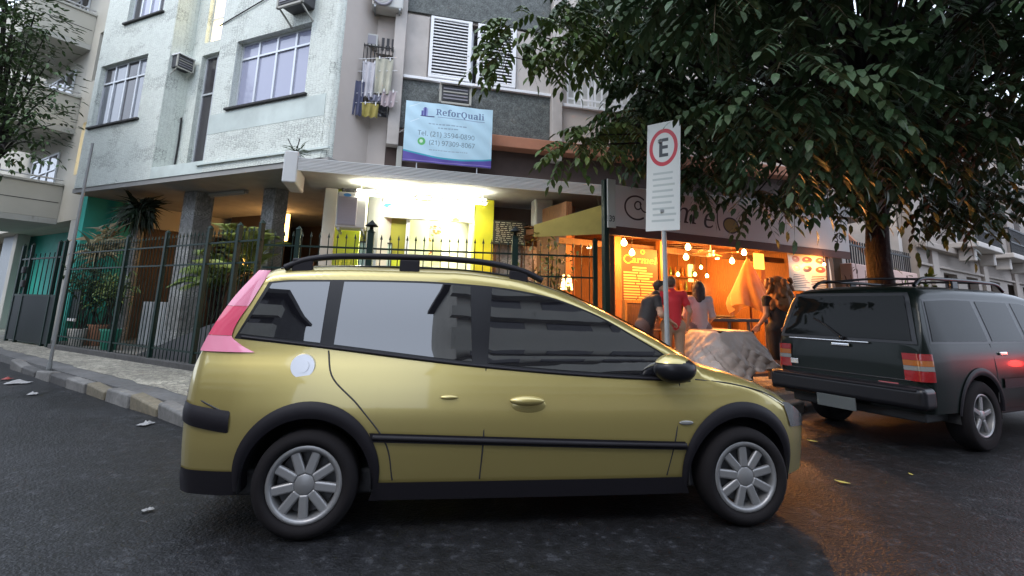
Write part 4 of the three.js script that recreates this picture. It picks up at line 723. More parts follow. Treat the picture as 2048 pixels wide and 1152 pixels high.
{
  const t = thing('restaurant_room', 'warm timber lined restaurant interior with counter behind the terrace', 'restaurant', FR.o, FR.th);
  const warm = mat([0.40, 0.20, 0.08], { map: T.wood, roughness: 0.7 }), plank = mat([0.28, 0.13, 0.05], { map: T.wood, roughness: 0.65 });
  obj('back_wall', ex(-0.3, 7.0, PAVE, 3.55, -5.2, -5.05), warm, t);
  each('side_wall', [ex(0.28, 0.42, PAVE, 3.5, -3.0, -1.75), ex(6.85, 7.0, PAVE, 3.5, -5.05, -0.6)], warm, t);
  obj('floor', ex(-0.3, 7.0, PAVE, DECK, -5.05, 0.0), M.woodDark, t);
  // timber posts framing the menu wall
  const p0 = RH(1236, 560, -1.5)[0], p1 = RH(1325, 560, -1.5)[0];
  for (const [s, w] of [[p0, 0.17], [p1, 0.13], [RH(1452, 560, -2.6)[0], 0.16], [RH(1545, 560, -2.4)[0], 0.16]]) obj('post', rex(s - w / 2, s + w / 2, DECK, 2.95, -1.62, -1.48, 0.01), mat([0.50, 0.24, 0.08], { map: T.wood, roughness: 0.6 }), t);
  for (let i = 0; i < 9; i++) obj('wall_plank', ex(RH(1330, 560, -5)[0] + i * 0.55, RH(1330, 560, -5)[0] + i * 0.55 + 0.53, DECK, 3.3, -5.04, -5.0 - (i % 2) * 0.01), i % 3 ? warm : plank, t);
  // counter, lit shelves behind it
  const c0 = RH(1330, 600, -3.6)[0], c1 = RH(1450, 600, -3.6)[0];
  obj('counter', rex(c0, c1, DECK, 1.2, -3.9, -3.4, 0.02), plank, t);
  obj('counter_top', rex(c0 - 0.06, c1 + 0.06, 1.202, 1.25, -3.95, -3.32, 0.01), M.column, t);
  for (let k = 0; k < 3; k++) obj('shelf', ex(c0, c1 + 0.8, 1.5 + k * 0.42, 1.54 + k * 0.42, -4.98, -4.7), M.wood, t);
}
// menu chalkboard behind the terrace, with warm lettering
{
  const r = FR.rect(1247, 497, 1319, 606, -1.45), W = r.s1 - r.s0, H = r.y1 - r.y0;
  const art = canvasTex(512, 768, (c, w, h) => {
    c.fillStyle = '#4a2c14'; c.fillRect(0, 0, w, h); c.strokeStyle = '#d8a838'; c.lineWidth = 16; c.lineCap = 'round';
    c.beginPath(); c.arc(90, 160, 55, 0.7, 5.6); c.stroke(); c.fillStyle = '#dcae3c'; c.font = 'italic bold 120px serif'; c.fillText('armelo', 130, 205); c.beginPath(); c.arc(300, 45, 26, 0, 7); c.stroke();
    const q = rng(33); c.fillStyle = '#c9a06a'; for (let i = 0; i < 13; i++) { const y = 262 + i * 38, n = i < 2 ? 1 : 2; let x = i < 2 ? 150 : 24; for (let k = 0; k < n; k++) { const l = i < 2 ? 200 : 150 + q() * 90; c.fillRect(x, y, Math.min(l, w - x - 20), 19 + q() * 5); x += l + 16; } }
  });
  const m = thing('chalk_menu', 'tall brown menu panel with yellow lettering and rows of items under the awning', 'menu board', FR.at((r.s0 + r.s1) / 2, (r.y0 + r.y1) / 2, -1.52), FR.th);
  obj('panel', new THREE.BoxGeometry(W, H, 0.03), mat([0.95, 0.9, 0.85], { map: art, roughness: 0.6 }), m, true);
  obj('backing', ex(-W / 2, W / 2, -(r.y0 + r.y1) / 2 + DECK, -H / 2 - 0.002, -0.03, 0.0), M.woodDark, m);
  const q = FR.rect(1244, 600, 1290, 650, -1.3), f = thing('menu_crate', 'pale framed crate of small boards below the menu panel', 'crate', FR.at((q.s0 + q.s1) / 2, 0, -1.25), FR.th), w2 = (q.s1 - q.s0) / 2;
  obj('frame', [ex(-w2, -w2 + 0.05, DECK, q.y1, -0.05, 0.05), ex(w2 - 0.05, w2, DECK, q.y1, -0.05, 0.05), ex(-w2 + 0.051, w2 - 0.051, q.y1 - 0.06, q.y1, -0.05, 0.05)], mat([0.6, 0.38, 0.12], { map: T.wood }), f);
  obj('slat', [0, 1, 2, 3].map(i => ex(-w2 + 0.051, w2 - 0.051, DECK + 0.05 + i * 0.14, DECK + 0.12 + i * 0.14, -0.02, 0.02)), M.woodDark, f);
}
// pendant bulbs
{
  const glass = mat([1, 0.85, 0.6], { emit: [1.0, 0.62, 0.2], glow: 14, roughness: 0.3 });
  const proto = (lb, p, topY, power, size = 1) => {
    const t = thing('pendant_bulb', lb, 'lamp', p, 0, 'pendant bulbs over the terrace');
    obj('bulb', lathe([[0, -0.075], [0.035, -0.065], [0.055, -0.03], [0.05, 0.01], [0.025, 0.045], [0.02, 0.06]], 14).scale(size, size, size), glass, t);
    obj('socket', rod(V(0, 0.06 * size, 0), V(0, 0.12 * size, 0), 0.022, 0.018, 10), M.black, t);
    if (topY > p.y + 0.15) obj('cord', rod(V(0, 0.12 * size, 0), V(0, topY - p.y, 0), 0.006, 0.006, 5), M.black, t);
    lampLight(p.clone(), [1, 0.37, 0.075], power * 0.95, 0.06);
  };
  const spots = [[1248, 484, -0.55, 6.5, 'bare glowing bulb beside the left timber post of the menu wall'], [1264, 504, -1.0, 5, 'bare glowing bulb just in front of the menu lettering'], [1376, 493, -0.7, 6.5, 'upper bare glowing bulb above the person in red'], [1372, 513, -1.1, 5, 'lower bare glowing bulb above the person in red'], [1488, 504, -0.7, 6.5, 'bare glowing bulb above the folded parasol'], [1464, 521, -1.1, 5, 'bare glowing bulb beside the inner timber post']];
  for (const [x, y, n, w, lb] of spots) { const [s, h] = RH(x, y, n); proto(lb, FR.at(s, h, n), 2.86 + 0.4 * (-n / 4.84), w); }
  for (const [x, y, n, w, lb] of [[1356, 548, -3.4, 3, 'small glowing bulb over the counter behind the person in red'], [1402, 534, -3.6, 3, 'small glowing bulb highest over the counter'], [1390, 548, -3.9, 2.5, 'small glowing bulb in the middle over the counter'], [1414, 551, -3.3, 3, 'small glowing bulb over the counter behind the seated person'], [1648, 528, 0.12, 0.7, 'glowing bulb hanging before the poster with dishes'] ]) { const [s, h] = RH(x, y, n); proto(lb, FR.at(s, h, n), n > 0 ? 2.66 : 2.86 + 0.4 * (-n / 4.84), w, n > 0 ? 0.5 : 0.8); }
  // small downlights under the beam
  const dl = mat([1, 0.95, 0.85], { emit: [1, 0.88, 0.7], glow: 5 });
  for (const [x, y] of [[1272, 486], [1308, 489], [1434, 513], [1215, 493], [1178, 508]]) { const [s, h] = RH(x, y, -1.7), p = FR.at(s, 2.585, -1.7), t = thing('downlight', ['small round downlight beside the first bulb', 'small round downlight over the menu wall', 'small round downlight over the counter end', 'small round downlight by the green post', 'small round downlight behind the fence end'][[1272, 1308, 1434, 1215, 1178].indexOf(x)], 'lamp', p, FR.th, 'downlights under the beam'); obj('rim', new THREE.CylinderGeometry(0.055, 0.055, 0.03, 14), M.whiteMetal, t); obj('lens', new THREE.CylinderGeometry(0.042, 0.042, 0.01, 14).translate(0, -0.02, 0), dl, t); }
  // lit kitchen pass
  const k = FR.rect(1408, 571, 1442, 589, -4.4), ks = thing('kitchen_pass', 'bright yellow white serving hatch behind the counter', 'hatch', FR.o, FR.th), pane = mat([0.9, 0.85, 0.6], { emit: [1, 0.88, 0.5], glow: 1.8 });
  obj('screen', ex(k.s0, k.s1, k.y0, k.y1, -4.65, -4.62), pane, ks); obj('frame', [ex(k.s0 - 0.05, k.s1 + 0.05, k.y1, k.y1 + 0.06, -4.68, -4.6), ex(k.s0 - 0.05, k.s1 + 0.05, k.y0 - 0.06, k.y0, -4.68, -4.6), ex(k.s0 - 0.03, k.s0 + 0.03, DECK, k.y0 - 0.061, -4.66, -4.62), ex(k.s1 - 0.03, k.s1 + 0.03, DECK, k.y0 - 0.061, -4.66, -4.62)], M.woodDark, ks);
  const kl = new THREE.RectAreaLight(new THREE.Color().setRGB(1, 0.85, 0.45), 4, k.s1 - k.s0, k.y1 - k.y0); kl.position.copy(FR.at((k.s0 + k.s1) / 2, (k.y0 + k.y1) / 2, -4.58)); kl.rotation.y = FR.th + Math.PI; scene.add(kl);
  const yp = FR.rect(1424, 525, 1443, 562, -4), yt = thing('wall_panel_light', 'tall soft yellow wall light beside the counter shelves', 'lamp', FR.o, FR.th); obj('diffuser', rex(yp.s0, yp.s1, yp.y0, yp.y1, -4.98, -4.9, 0.03), mat([0.9, 0.7, 0.3], { emit: [1, 0.7, 0.2], glow: 1.0 }), yt);
  const yq = FR.rect(1457, 512, 1476, 542, -2.2), ys = thing('wall_sign', 'small square yellow lit sign by the inner timber post', 'sign', FR.o, FR.th); obj('face', rex(yq.s0, yq.s1, yq.y0, yq.y1, -1.47, -1.43, 0.01), mat([0.9, 0.6, 0.1], { emit: [1, 0.62, 0.1], glow: 0.7 }), ys);
}
// bottles on the shelves
{
  const r = rng(101), c0 = RH(1330, 600, -3.6)[0], c1 = RH(1450, 600, -3.6)[0] + 0.8, cols = [mat([0.1, 0.2, 0.05], { roughness: 0.15, clearcoat: 1 }), mat([0.35, 0.12, 0.02], { roughness: 0.15, clearcoat: 1 }), mat([0.55, 0.45, 0.3], { roughness: 0.2, clearcoat: 1 })];
  const geo = merge([lathe([[0, 0], [0.036, 0.002], [0.036, 0.17], [0.014, 0.21], [0.014, 0.28], [0, 0.28]], 10)]); boxUV(geo);
  for (let k = 0; k < 3; k++) for (let i = 0; i < 12; i++) { const m = new THREE.Mesh(geo, cols[Math.floor(r() * 3)]); m.name = numbered('bottle'); m.position.copy(FR.at(lerp(c0 + 0.08, c1 - 0.08, (i + r() * 0.5) / 12), 1.541 + k * 0.42, -4.84)); m.castShadow = m.receiveShadow = true; tag(m, ['bottle standing on the lowest shelf behind the counter', 'bottle standing on the middle shelf behind the counter', 'bottle standing on the top shelf behind the counter'][k], 'bottle', ['bottles on the lowest bar shelf', 'bottles on the middle bar shelf', 'bottles on the top bar shelf'][k]); scene.add(m); }
}
// ceiling fan
{
  const [s, h] = RH(1420, 486, -1.3), p = FR.at(s, 2.62, -1.3), t = thing('ceiling_fan', 'small ceiling fan with pale blades under the awning rafters', 'fan', p, FR.th);
  for (let i = 0; i < 4; i++) obj('blade', new THREE.BoxGeometry(0.5, 0.012, 0.11).rotateX(0.2).translate(0.34, 0, 0).rotateY(i * Math.PI / 2 + 0.4), mat([0.5, 0.36, 0.18], { map: T.wood }), t);
  obj('motor', [new THREE.CylinderGeometry(0.1, 0.08, 0.12, 16), rod(V(0, 0.06, 0), V(0, 0.24, 0), 0.015)], M.alu, t);
}
// hanging poster with food pictures
{
  const r = FR.rect(1584, 494, 1668, 582, 0.0), W = r.s1 - r.s0, H = r.y1 - r.y0;
  const art = canvasTex(512, 512, (c, w, h) => { c.fillStyle = '#f3ead2'; c.fillRect(0, 0, w, h); const q = rng(14); c.fillStyle = '#7a4a1e'; c.fillRect(150, 40, 210, 26); for (let i = 0; i < 6; i++) { const x = 60 + (i % 3) * 140, y = 110 + Math.floor(i / 3) * 105; c.fillStyle = ['#c9793a', '#b1452a', '#8c6a2a', '#d9a23a', '#5c3a22', '#a8542c'][i]; c.beginPath(); c.ellipse(x + 50, y + 40, 54, 36, q() - 0.5, 0, 7); c.fill(); c.fillStyle = '#efd9a4'; c.beginPath(); c.ellipse(x + 45, y + 32, 18, 10, 0, 0, 7); c.fill(); } c.fillStyle = '#4a3420'; for (let i = 0; i < 8; i++) { c.fillRect(40 + q() * 20, 330 + i * 20, 150 + q() * 70, 8); c.fillRect(280 + q() * 20, 330 + i * 20, 130 + q() * 60, 8); } });
  const t = thing('hanging_poster', 'bright lit poster with dishes and print hanging beside the awning end', 'poster', FR.at((r.s0 + r.s1) / 2, (r.y0 + r.y1) / 2, -0.1), FR.th);
  obj('print', gridGeo(14, 14, (u, v) => [(u - 0.5) * W, (v - 0.5) * H, 0.03 * Math.sin(u * 7 + v * 3)]), mat([0.95, 0.93, 0.88], { map: art, roughness: 0.3 }), t, true);
  obj('rail', [rod(V(-W / 2, H / 2, 0), V(W / 2, H / 2, 0), 0.015), rod(V(-W / 2, -H / 2, 0), V(W / 2, -H / 2, 0), 0.015)], M.black, t);
  obj('cord', [rod(V(-W / 2 + 0.05, H / 2, 0), V(-W / 2 + 0.05, 2.7 - (r.y0 + r.y1) / 2, 0), 0.006), rod(V(W / 2 - 0.05, H / 2, 0), V(W / 2 - 0.05, 2.7 - (r.y0 + r.y1) / 2, 0), 0.006)], M.black, t);
}
// folded parasol of tan cloth, terrace rail, clothed table
{
  const cloth = mat([0.80, 0.50, 0.24], { map: T.cloth, roughness: 0.8, transmission: 0.5, thickness: 0, sheen: 0.3 });
  const [s, h] = RH(1497, 548, -0.55), p = FR.at(s, 0, -0.55), t = thing('folded_parasol', 'half folded tan cloth parasol standing on the terrace under the bulbs', 'parasol', V(p.x, DECK, p.z), FR.th);
  obj('canopy', gridGeo(48, 10, (u, v) => { const a = u * 6.2832, f = 1 + 0.3 * Math.abs(Math.sin(a * 2.5 + v)) * v + 0.1 * Math.sin(a * 9 + v * 5) * v, rr = (0.03 + 0.42 * Math.pow(v, 0.85)) * f * (1 - 0.5 * Math.max(0, v - 0.75) * (2 + Math.sin(a * 2))); return [Math.cos(a) * rr * 1.15 - 0.06 * v, 2.26 - 1.08 * v + 0.12 * v * Math.cos(a * 2 + 1), Math.sin(a) * rr * 0.8]; }), cloth, t);
  obj('pole', rod(V(0, 0.05, 0), V(0, 2.3, 0), 0.022, 0.022, 10), M.wood, t);
  obj('foot', new THREE.CylinderGeometry(0.22, 0.26, 0.08, 20).translate(0, 0.04, 0), M.kerbDark, t);
}
function hemTable(px, py, n, w, d, h, label, cm, lift) {
  const p = ground(px, py, PAVE), t = thing('clothed_table', label, 'table', p, FR.th);
  // cloth: flat top, skirt that spreads in folds to the hem
  const per = (u, k) => { const a = u * 6.2832, c = Math.cos(a), s = Math.sin(a), m = Math.pow(Math.abs(c) ** 6 + Math.abs(s) ** 6, -1 / 6); return [c * m * w / 2 * k, s * m * d / 2 * k]; };
  obj('tablecloth', gridGeo(160, 22, (u, v) => {
    if (v < 0.3) { const [x, z] = per(u, v / 0.3 * 0.999); return [x, h + 0.004, z]; }
    const q = (v - 0.3) / 0.7, fold = Math.sin(u * 6.2832 * 7) * 0.09 + Math.sin(u * 6.2832 * 3 + 1) * 0.08, [x, z] = per(u, 1 + q * (0.95 + fold)); return [x, h + 0.004 - 0.03 * q - q * (h - lift) * (0.9 + 0.1 * Math.sin(u * 25)), z].map((c, i) => c + q * [0.03, 0.02, 0.03][i] * (Math.sin(u * 61 + v * 17 + i) + Math.sin(u * 113 - v * 29 + i * 2) + 0.6 * Math.sin(u * 190 + v * 41)));
  }), cm, t);
  obj('table_top', rex(-w / 2 + 0.01, w / 2 - 0.01, h - 0.035, h, -d / 2 + 0.01, d / 2 - 0.01, 0.01), M.woodDark, t);
  for (const [a, b] of [[-1, -1], [1, -1], [-1, 1], [1, 1]]) obj('leg', rod(V(a * (w / 2 - 0.08), 0, b * (d / 2 - 0.08)), V(a * (w / 2 - 0.1), h - 0.036, b * (d / 2 - 0.1)), 0.025), M.black, t);
  return t;
}
hemTable(1446, 775, 0, 0.78, 0.7, 0.9, 'square table under a long tan cloth in front of the terrace rail', mat([0.66, 0.54, 0.47], { map: T.cloth, roughness: 0.45 }), 0.25);
{
  const cm = mat([0.03, 0.025, 0.025], { roughness: 0.5 }), a = RH(1378, 632, 0.35)[0], b = RH(1535, 632, 0.35)[0], t = thing('terrace_rail', 'black terrace rail with a dark panel before the diners', 'railing', FR.o, FR.th);
  const top = 1.16;
  obj('rail', rex(a, b, top, top + 0.06, 0.28, 0.36, 0.01), cm, t); obj('rail', ex(a, b, 0.45, 0.49, 0.3, 0.34), cm, t);
  for (let i = 0; i < 5; i++) obj('post', ex(lerp(a, b, i / 4) - 0.02, lerp(a, b, i / 4) + 0.02, PAVE, top, 0.3, 0.34), cm, t);
  obj('panel', ex(a + 0.03, lerp(a, b, 0.25) - 0.03, 0.5, top - 0.05, 0.31, 0.33), M.acGrill, t);
  // dining tables and benches inside
  for (const [s, n, lb] of [[1.9, -1.4, 'small dark dining table beside the menu wall'], [3.4, -1.6, 'small dark dining table beside the seated person'], [4.6, -2.0, 'small dark dining table beneath the wall sign']]) { const q = thing('dining_table', lb, 'table', FR.at(s, DECK, n), FR.th, 'dining tables'); obj('table_top', rex(-0.35, 0.35, 0.72, 0.75, -0.35, 0.35, 0.01), M.woodDark, q); obj('leg', [rod(V(0, 0.03, 0), V(0, 0.72, 0), 0.035)], M.black, q); obj('foot', new THREE.CylinderGeometry(0.2, 0.22, 0.03, 16).translate(0, 0.015, 0), M.black, q); }
  // table lamp behind the fence
  const lp = atDepth(1133, 565, 10.2), tl = thing('table_lamp', 'small glowing table lamp with a square shade behind the fence end', 'lamp', V(lp.x, 1.2, lp.z), 0.3);
  obj('shade', new THREE.CylinderGeometry(0.11, 0.16, 0.3, 4, 1, true).rotateY(0.5).translate(0, lp.y - 1.2, 0), mat([0.9, 0.6, 0.3], { emit: [1, 0.6, 0.22], glow: 2.4 }), tl);
  obj('stem', [rod(V(0, 0, 0), V(0, lp.y - 1.2, 0), 0.015), new THREE.CylinderGeometry(0.09, 0.09, 0.02, 14).translate(0, 0.01, 0)], M.woodDark, tl);
  lampLight(V(lp.x, lp.y + 0.2, lp.z), [1, 0.55, 0.2], 2.5, 0.08);
  const cons = thing('side_table', 'narrow dark side table carrying the small lamp', 'table', V(lp.x, 0, lp.z), 0.3); obj('table_top', rex(-0.3, 0.3, 1.165, 1.199, -0.2, 0.2, 0.01), M.woodDark, cons); obj('leg', [[-1, -1], [1, -1], [-1, 1], [1, 1]].map(([u, v]) => ex(u * 0.26 - 0.02, u * 0.26 + 0.02, PAVE, 1.164, v * 0.16 - 0.02, v * 0.16 + 0.02)), M.woodDark, cons);
  // tall green post and small hanging plate in front of the awning end
  const gp = ground(1205, 700, PAVE), gpos = FF2.at(FF2.hit(1203, 500)[0], 0, 0.25), gt = thing('green_post', 'tall dark green post with a hanging white plate at the awning end', 'post', V(gpos.x, 0, gpos.z), FR.th);
  const ty = atDepth(1205, 360, -gpos.z).y, by = atDepth(1205, 456, -gpos.z).y;
  obj('shaft', rex(-0.05, 0.05, PAVE, ty, -0.05, 0.05, 0.01), M.fence, gt);
  const nt = canvasTex(64, 256, (c, w, h) => { c.fillStyle = '#cfcfca'; c.fillRect(0, 0, w, h); c.fillStyle = '#444'; c.font = 'bold 44px sans-serif'; c.fillText('39', 8, 225); });
  obj('plate', new THREE.BoxGeometry(0.16, ty - by, 0.03).translate(0.06, (ty + by) / 2, 0.09), mat([0.72, 0.72, 0.70], { map: nt, roughness: 0.6 }), gt, true);
}

// ================================================================ vehicles
// local frame of a car: x forward, y up, z to its right; x = 0 at the rear axle
function carShape(sp) {
  const top = pchip(sp.top), plan = pchip(sp.plan), prof = pchip(sp.prof), arch = sp.arch;
  const bot = x => { let y = sp.sill; for (const c of sp.axles) { const d = Math.abs(x - c); if (d < arch) y = Math.max(y, sp.wheelR + Math.sqrt(arch * arch - d * d)); } return y; };
  const zAt = (x, y) => plan(x) * prof(y);
  const x0 = sp.top[0][0], x1 = sp.top.at(-1)[0], xs = new Set();
  for (let i = 0; i <= 110; i++) xs.add(+(lerp(x0, x1, i / 110)).toFixed(4));
  for (const p of sp.top) { xs.add(p[0]); }
  for (let i = 0; i <= 10; i++) { xs.add(+(x0 + 0.25 * (i / 10) ** 2).toFixed(4)); xs.add(+(x1 - 0.25 * (i / 10) ** 2).toFixed(4)); }
  for (const c of sp.axles) for (let i = 0; i <= 24; i++) xs.add(+(c - arch * Math.cos(i / 24 * Math.PI)).toFixed(4));
  const X = [...xs].sort((a, b) => a - b).filter((v, i, a) => !i || v - a[i - 1] > 0.0015);
  const rows = []; for (let y = sp.sill; y <= sp.maxY; y += 0.03) rows.push(y);
  const NC = 8, NR = 8;
  function section(x) {   // points from the right sill over the roof to the centre line
    const t = top(x), b = Math.min(bot(x), t - 0.02), rc = Math.min(sp.corner(x), Math.max(0.01, (t - b) * 0.45)), P = [], ye = t - rc, ze = zAt(x, ye);
    for (const y of rows) { const q = clamp(y, b, ye); P.push([q, zAt(x, q)]); }
    const rz = Math.min(rc * 1.5, ze * 0.6);
    for (let i = 1; i <= NC; i++) { const a = i / NC * Math.PI / 2; P.push([ye + rc * 0.8 * Math.sin(a), ze - rz * (1 - Math.cos(a))]); }
    const zr = ze - rz; for (let i = 1; i <= NR; i++) { const f = 1 - i / NR; P.push([ye + rc * 0.8 + rc * 0.2 * (1 - f * f), zr * f]); }
    return P;
  }
  function shell() {
    const V3 = [], I = [], n = rows.length + NC + NR, N = n * 2 - 1;
    for (const x of X) { const s = section(x); for (let j = 0; j < n; j++) V3.push(x, s[j][0], s[j][1]); for (let j = n - 2; j >= 0; j--) V3.push(x, s[j][0], -s[j][1]); }
    for (let i = 0; i < X.length - 1; i++) for (let j = 0; j < N - 1; j++) { const a = i * N + j, b = a + N; I.push(a, b, a + 1, a + 1, b, b + 1); }
    for (const e of [0, X.length - 1]) { const c = V3.length / 3, s = section(X[e]); V3.push(X[e] + (e ? 0.01 : -0.01), (s[0][0] + s[n - 1][0]) / 2, 0); for (let j = 0; j < N - 1; j++) I.push(c, e * N + j, e * N + j + 1); I.push(c, e * N + N - 1, e * N); }
    let g = new THREE.BufferGeometry(); g.setAttribute('position', new THREE.Float32BufferAttribute(V3, 3)); g.setIndex(I);
    g = mergeVertices(g, 1e-5); g.computeVertexNormals(); return g;
  }
  // a patch that lies on the side, off metres proud; edges may slant (xl, xr given at the bottom and the top)
  function patch(xl, xr, lo, hi, off, side = 1, nu = 26, nv = 10) {
    const f = (h, x) => typeof h === 'function' ? h(x) : h;
    return gridGeo(nu, nv, (u, v) => { const x = lerp(lerp(xl[0], xl[1], v), lerp(xr[0], xr[1], v), u), y = lerp(f(lo, x), f(hi, x), v); return [x, y, side * (zAt(x, y) + off)]; });
  }
  const line = (pts, off, r, side = 1) => tube(pts.map(([x, y]) => V(x, y, side * (zAt(x, y) + off))), r, 5, pts.length * 6);
  return { top, plan, zAt, bot, shell, patch, line, X };
}
function wheel(parent, x, z, r, rimR, w, side, spokes, rimMat) {
  const g = sub('wheel', parent); g.position.set(x, r, z); g.rotation.x = side > 0 ? 0 : Math.PI; g.rotation.z = uvRand() * 2;
  const h = w / 2;
  obj('tyre', lathe([[rimR, -h * 0.8], [rimR + 0.02, -h], [r - 0.03, -h], [r - 0.006, -h * 0.75], [r, -h * 0.4], [r, h * 0.4], [r - 0.006, h * 0.75], [r - 0.03, h], [rimR + 0.02, h], [rimR, h * 0.8], [rimR, -h * 0.8]], 44).rotateX(Math.PI / 2), M.rubber, g);
  const G = [lathe([[rimR, h * 0.82], [rimR - 0.012, h * 0.9], [rimR - 0.03, h * 0.78], [rimR - 0.034, -h * 0.6]], 40).rotateX(Math.PI / 2), lathe([[0, h * 0.80], [0.045, h * 0.79], [0.06, h * 0.6], [0.06, h * 0.2]], 20).rotateX(Math.PI / 2)];
  for (let i = 0; i < spokes; i++) { const a = i / spokes * 6.2832; G.push(new RoundedBoxGeometry(rimR - 0.055, 0.05, 0.03, 2, 0.012).translate((rimR + 0.03) / 2 + 0.005, 0, h * 0.62).rotateZ(a)); }
  obj('rim', G, rimMat, g);
  obj('brake_disc', new THREE.CylinderGeometry(rimR - 0.04, rimR - 0.04, 0.02, 24).rotateX(Math.PI / 2), M.acDark, g);
  return g;
}
const CM = {
  gold: mat([0.41, 0.335, 0.12], { roughness: 0.3, metalness: 0.62, clearcoat: 1, clearcoatRoughness: 0.04 }),
  green: mat([0.004, 0.007, 0.006], { roughness: 0.3, clearcoat: 0.14, specularIntensity: 0.3, clearcoatRoughness: 0.05 }),
  blackPaint: mat([0.012, 0.012, 0.014], { roughness: 0.3, metalness: 0.3, clearcoat: 1, clearcoatRoughness: 0.05 }),
  plastic: mat([0.012, 0.011, 0.014], { roughness: 0.5, specularIntensity: 0.4, bumpMap: T.bump, bumpScale: 0.0006 }),
  trim: mat([0.008, 0.008, 0.010], { roughness: 0.32, specularIntensity: 0.6 }),
  glass: mat([0.006, 0.006, 0.008], { roughness: 0.015, ior: 2.1, clearcoat: 0.5, clearcoatRoughness: 0.01 }),
  glassSuv: mat([0.006, 0.007, 0.007], { roughness: 0.03, ior: 1.45, specularIntensity: 0.25 }),
  hub: mat([0.24, 0.24, 0.245], { roughness: 0.4, metalness: 0.6 }),
  lampPink: mat([0.62, 0.085, 0.15], { roughness: 0.12, clearcoat: 1, ior: 1.5 }),
  lampPale: mat([0.68, 0.24, 0.34], { roughness: 0.12, clearcoat: 1, ior: 1.5 }),
  lampRed: mat([0.22, 0.008, 0.01], { roughness: 0.15, clearcoat: 1 }),
  lampAmber: mat([0.28, 0.08, 0.01], { roughness: 0.15, clearcoat: 1 }),
  lampClear: mat([0.16, 0.16, 0.155], { roughness: 0.1, clearcoat: 1 }),
  headGlass: mat([0.10, 0.10, 0.10], { roughness: 0.08, clearcoat: 1 }),
  chrome: mat([0.75, 0.75, 0.76], { roughness: 0.12, metalness: 1 }),
  fuel: mat([0.62, 0.62, 0.64], { roughness: 0.3, metalness: 0.9 }),
};
function archBand(S, sp, c, r0, r1, off, side) {   // black cladding round a wheel arch
  const g = gridGeo(40, 4, (u, v) => { const a = lerp(-0.12, Math.PI + 0.12, u), r = lerp(r0, r0 + (r1 - r0) * (0.5 + 0.5 * Math.max(0, Math.sin(a))), v), x = c + Math.cos(a) * r, y = Math.max(sp.sill - 0.03, sp.wheelR + Math.sin(a) * r), bulge = Math.sin(v * Math.PI) * 0.012; return [x, y, side * (S.zAt(x, y) + off + bulge)]; });
  const lip = gridGeo(40, 1, (u, v) => { const a = lerp(-0.12, Math.PI + 0.12, u), x = c + Math.cos(a) * r0, y = Math.max(sp.sill - 0.03, sp.wheelR + Math.sin(a) * r0); return [x, y, side * (S.zAt(x, y) + off - v * 0.09)]; });
  return [g, lip];
}
function wellLiner(sp, c, S, side) { const z = S.zAt(c, 0.6); return gridGeo(28, 3, (u, v) => { const a = lerp(-0.15, Math.PI + 0.15, u), r = v > 0.9 ? 0.01 : sp.arch - 0.003, x = c + Math.cos(a) * r; return [x, sp.wheelR + Math.sin(a) * r, side * (Math.min(z, S.zAt(x, 0.6)) * (v < 0.1 ? 0.97 : v < 0.4 ? 0.93 : 0.5))]; }); }
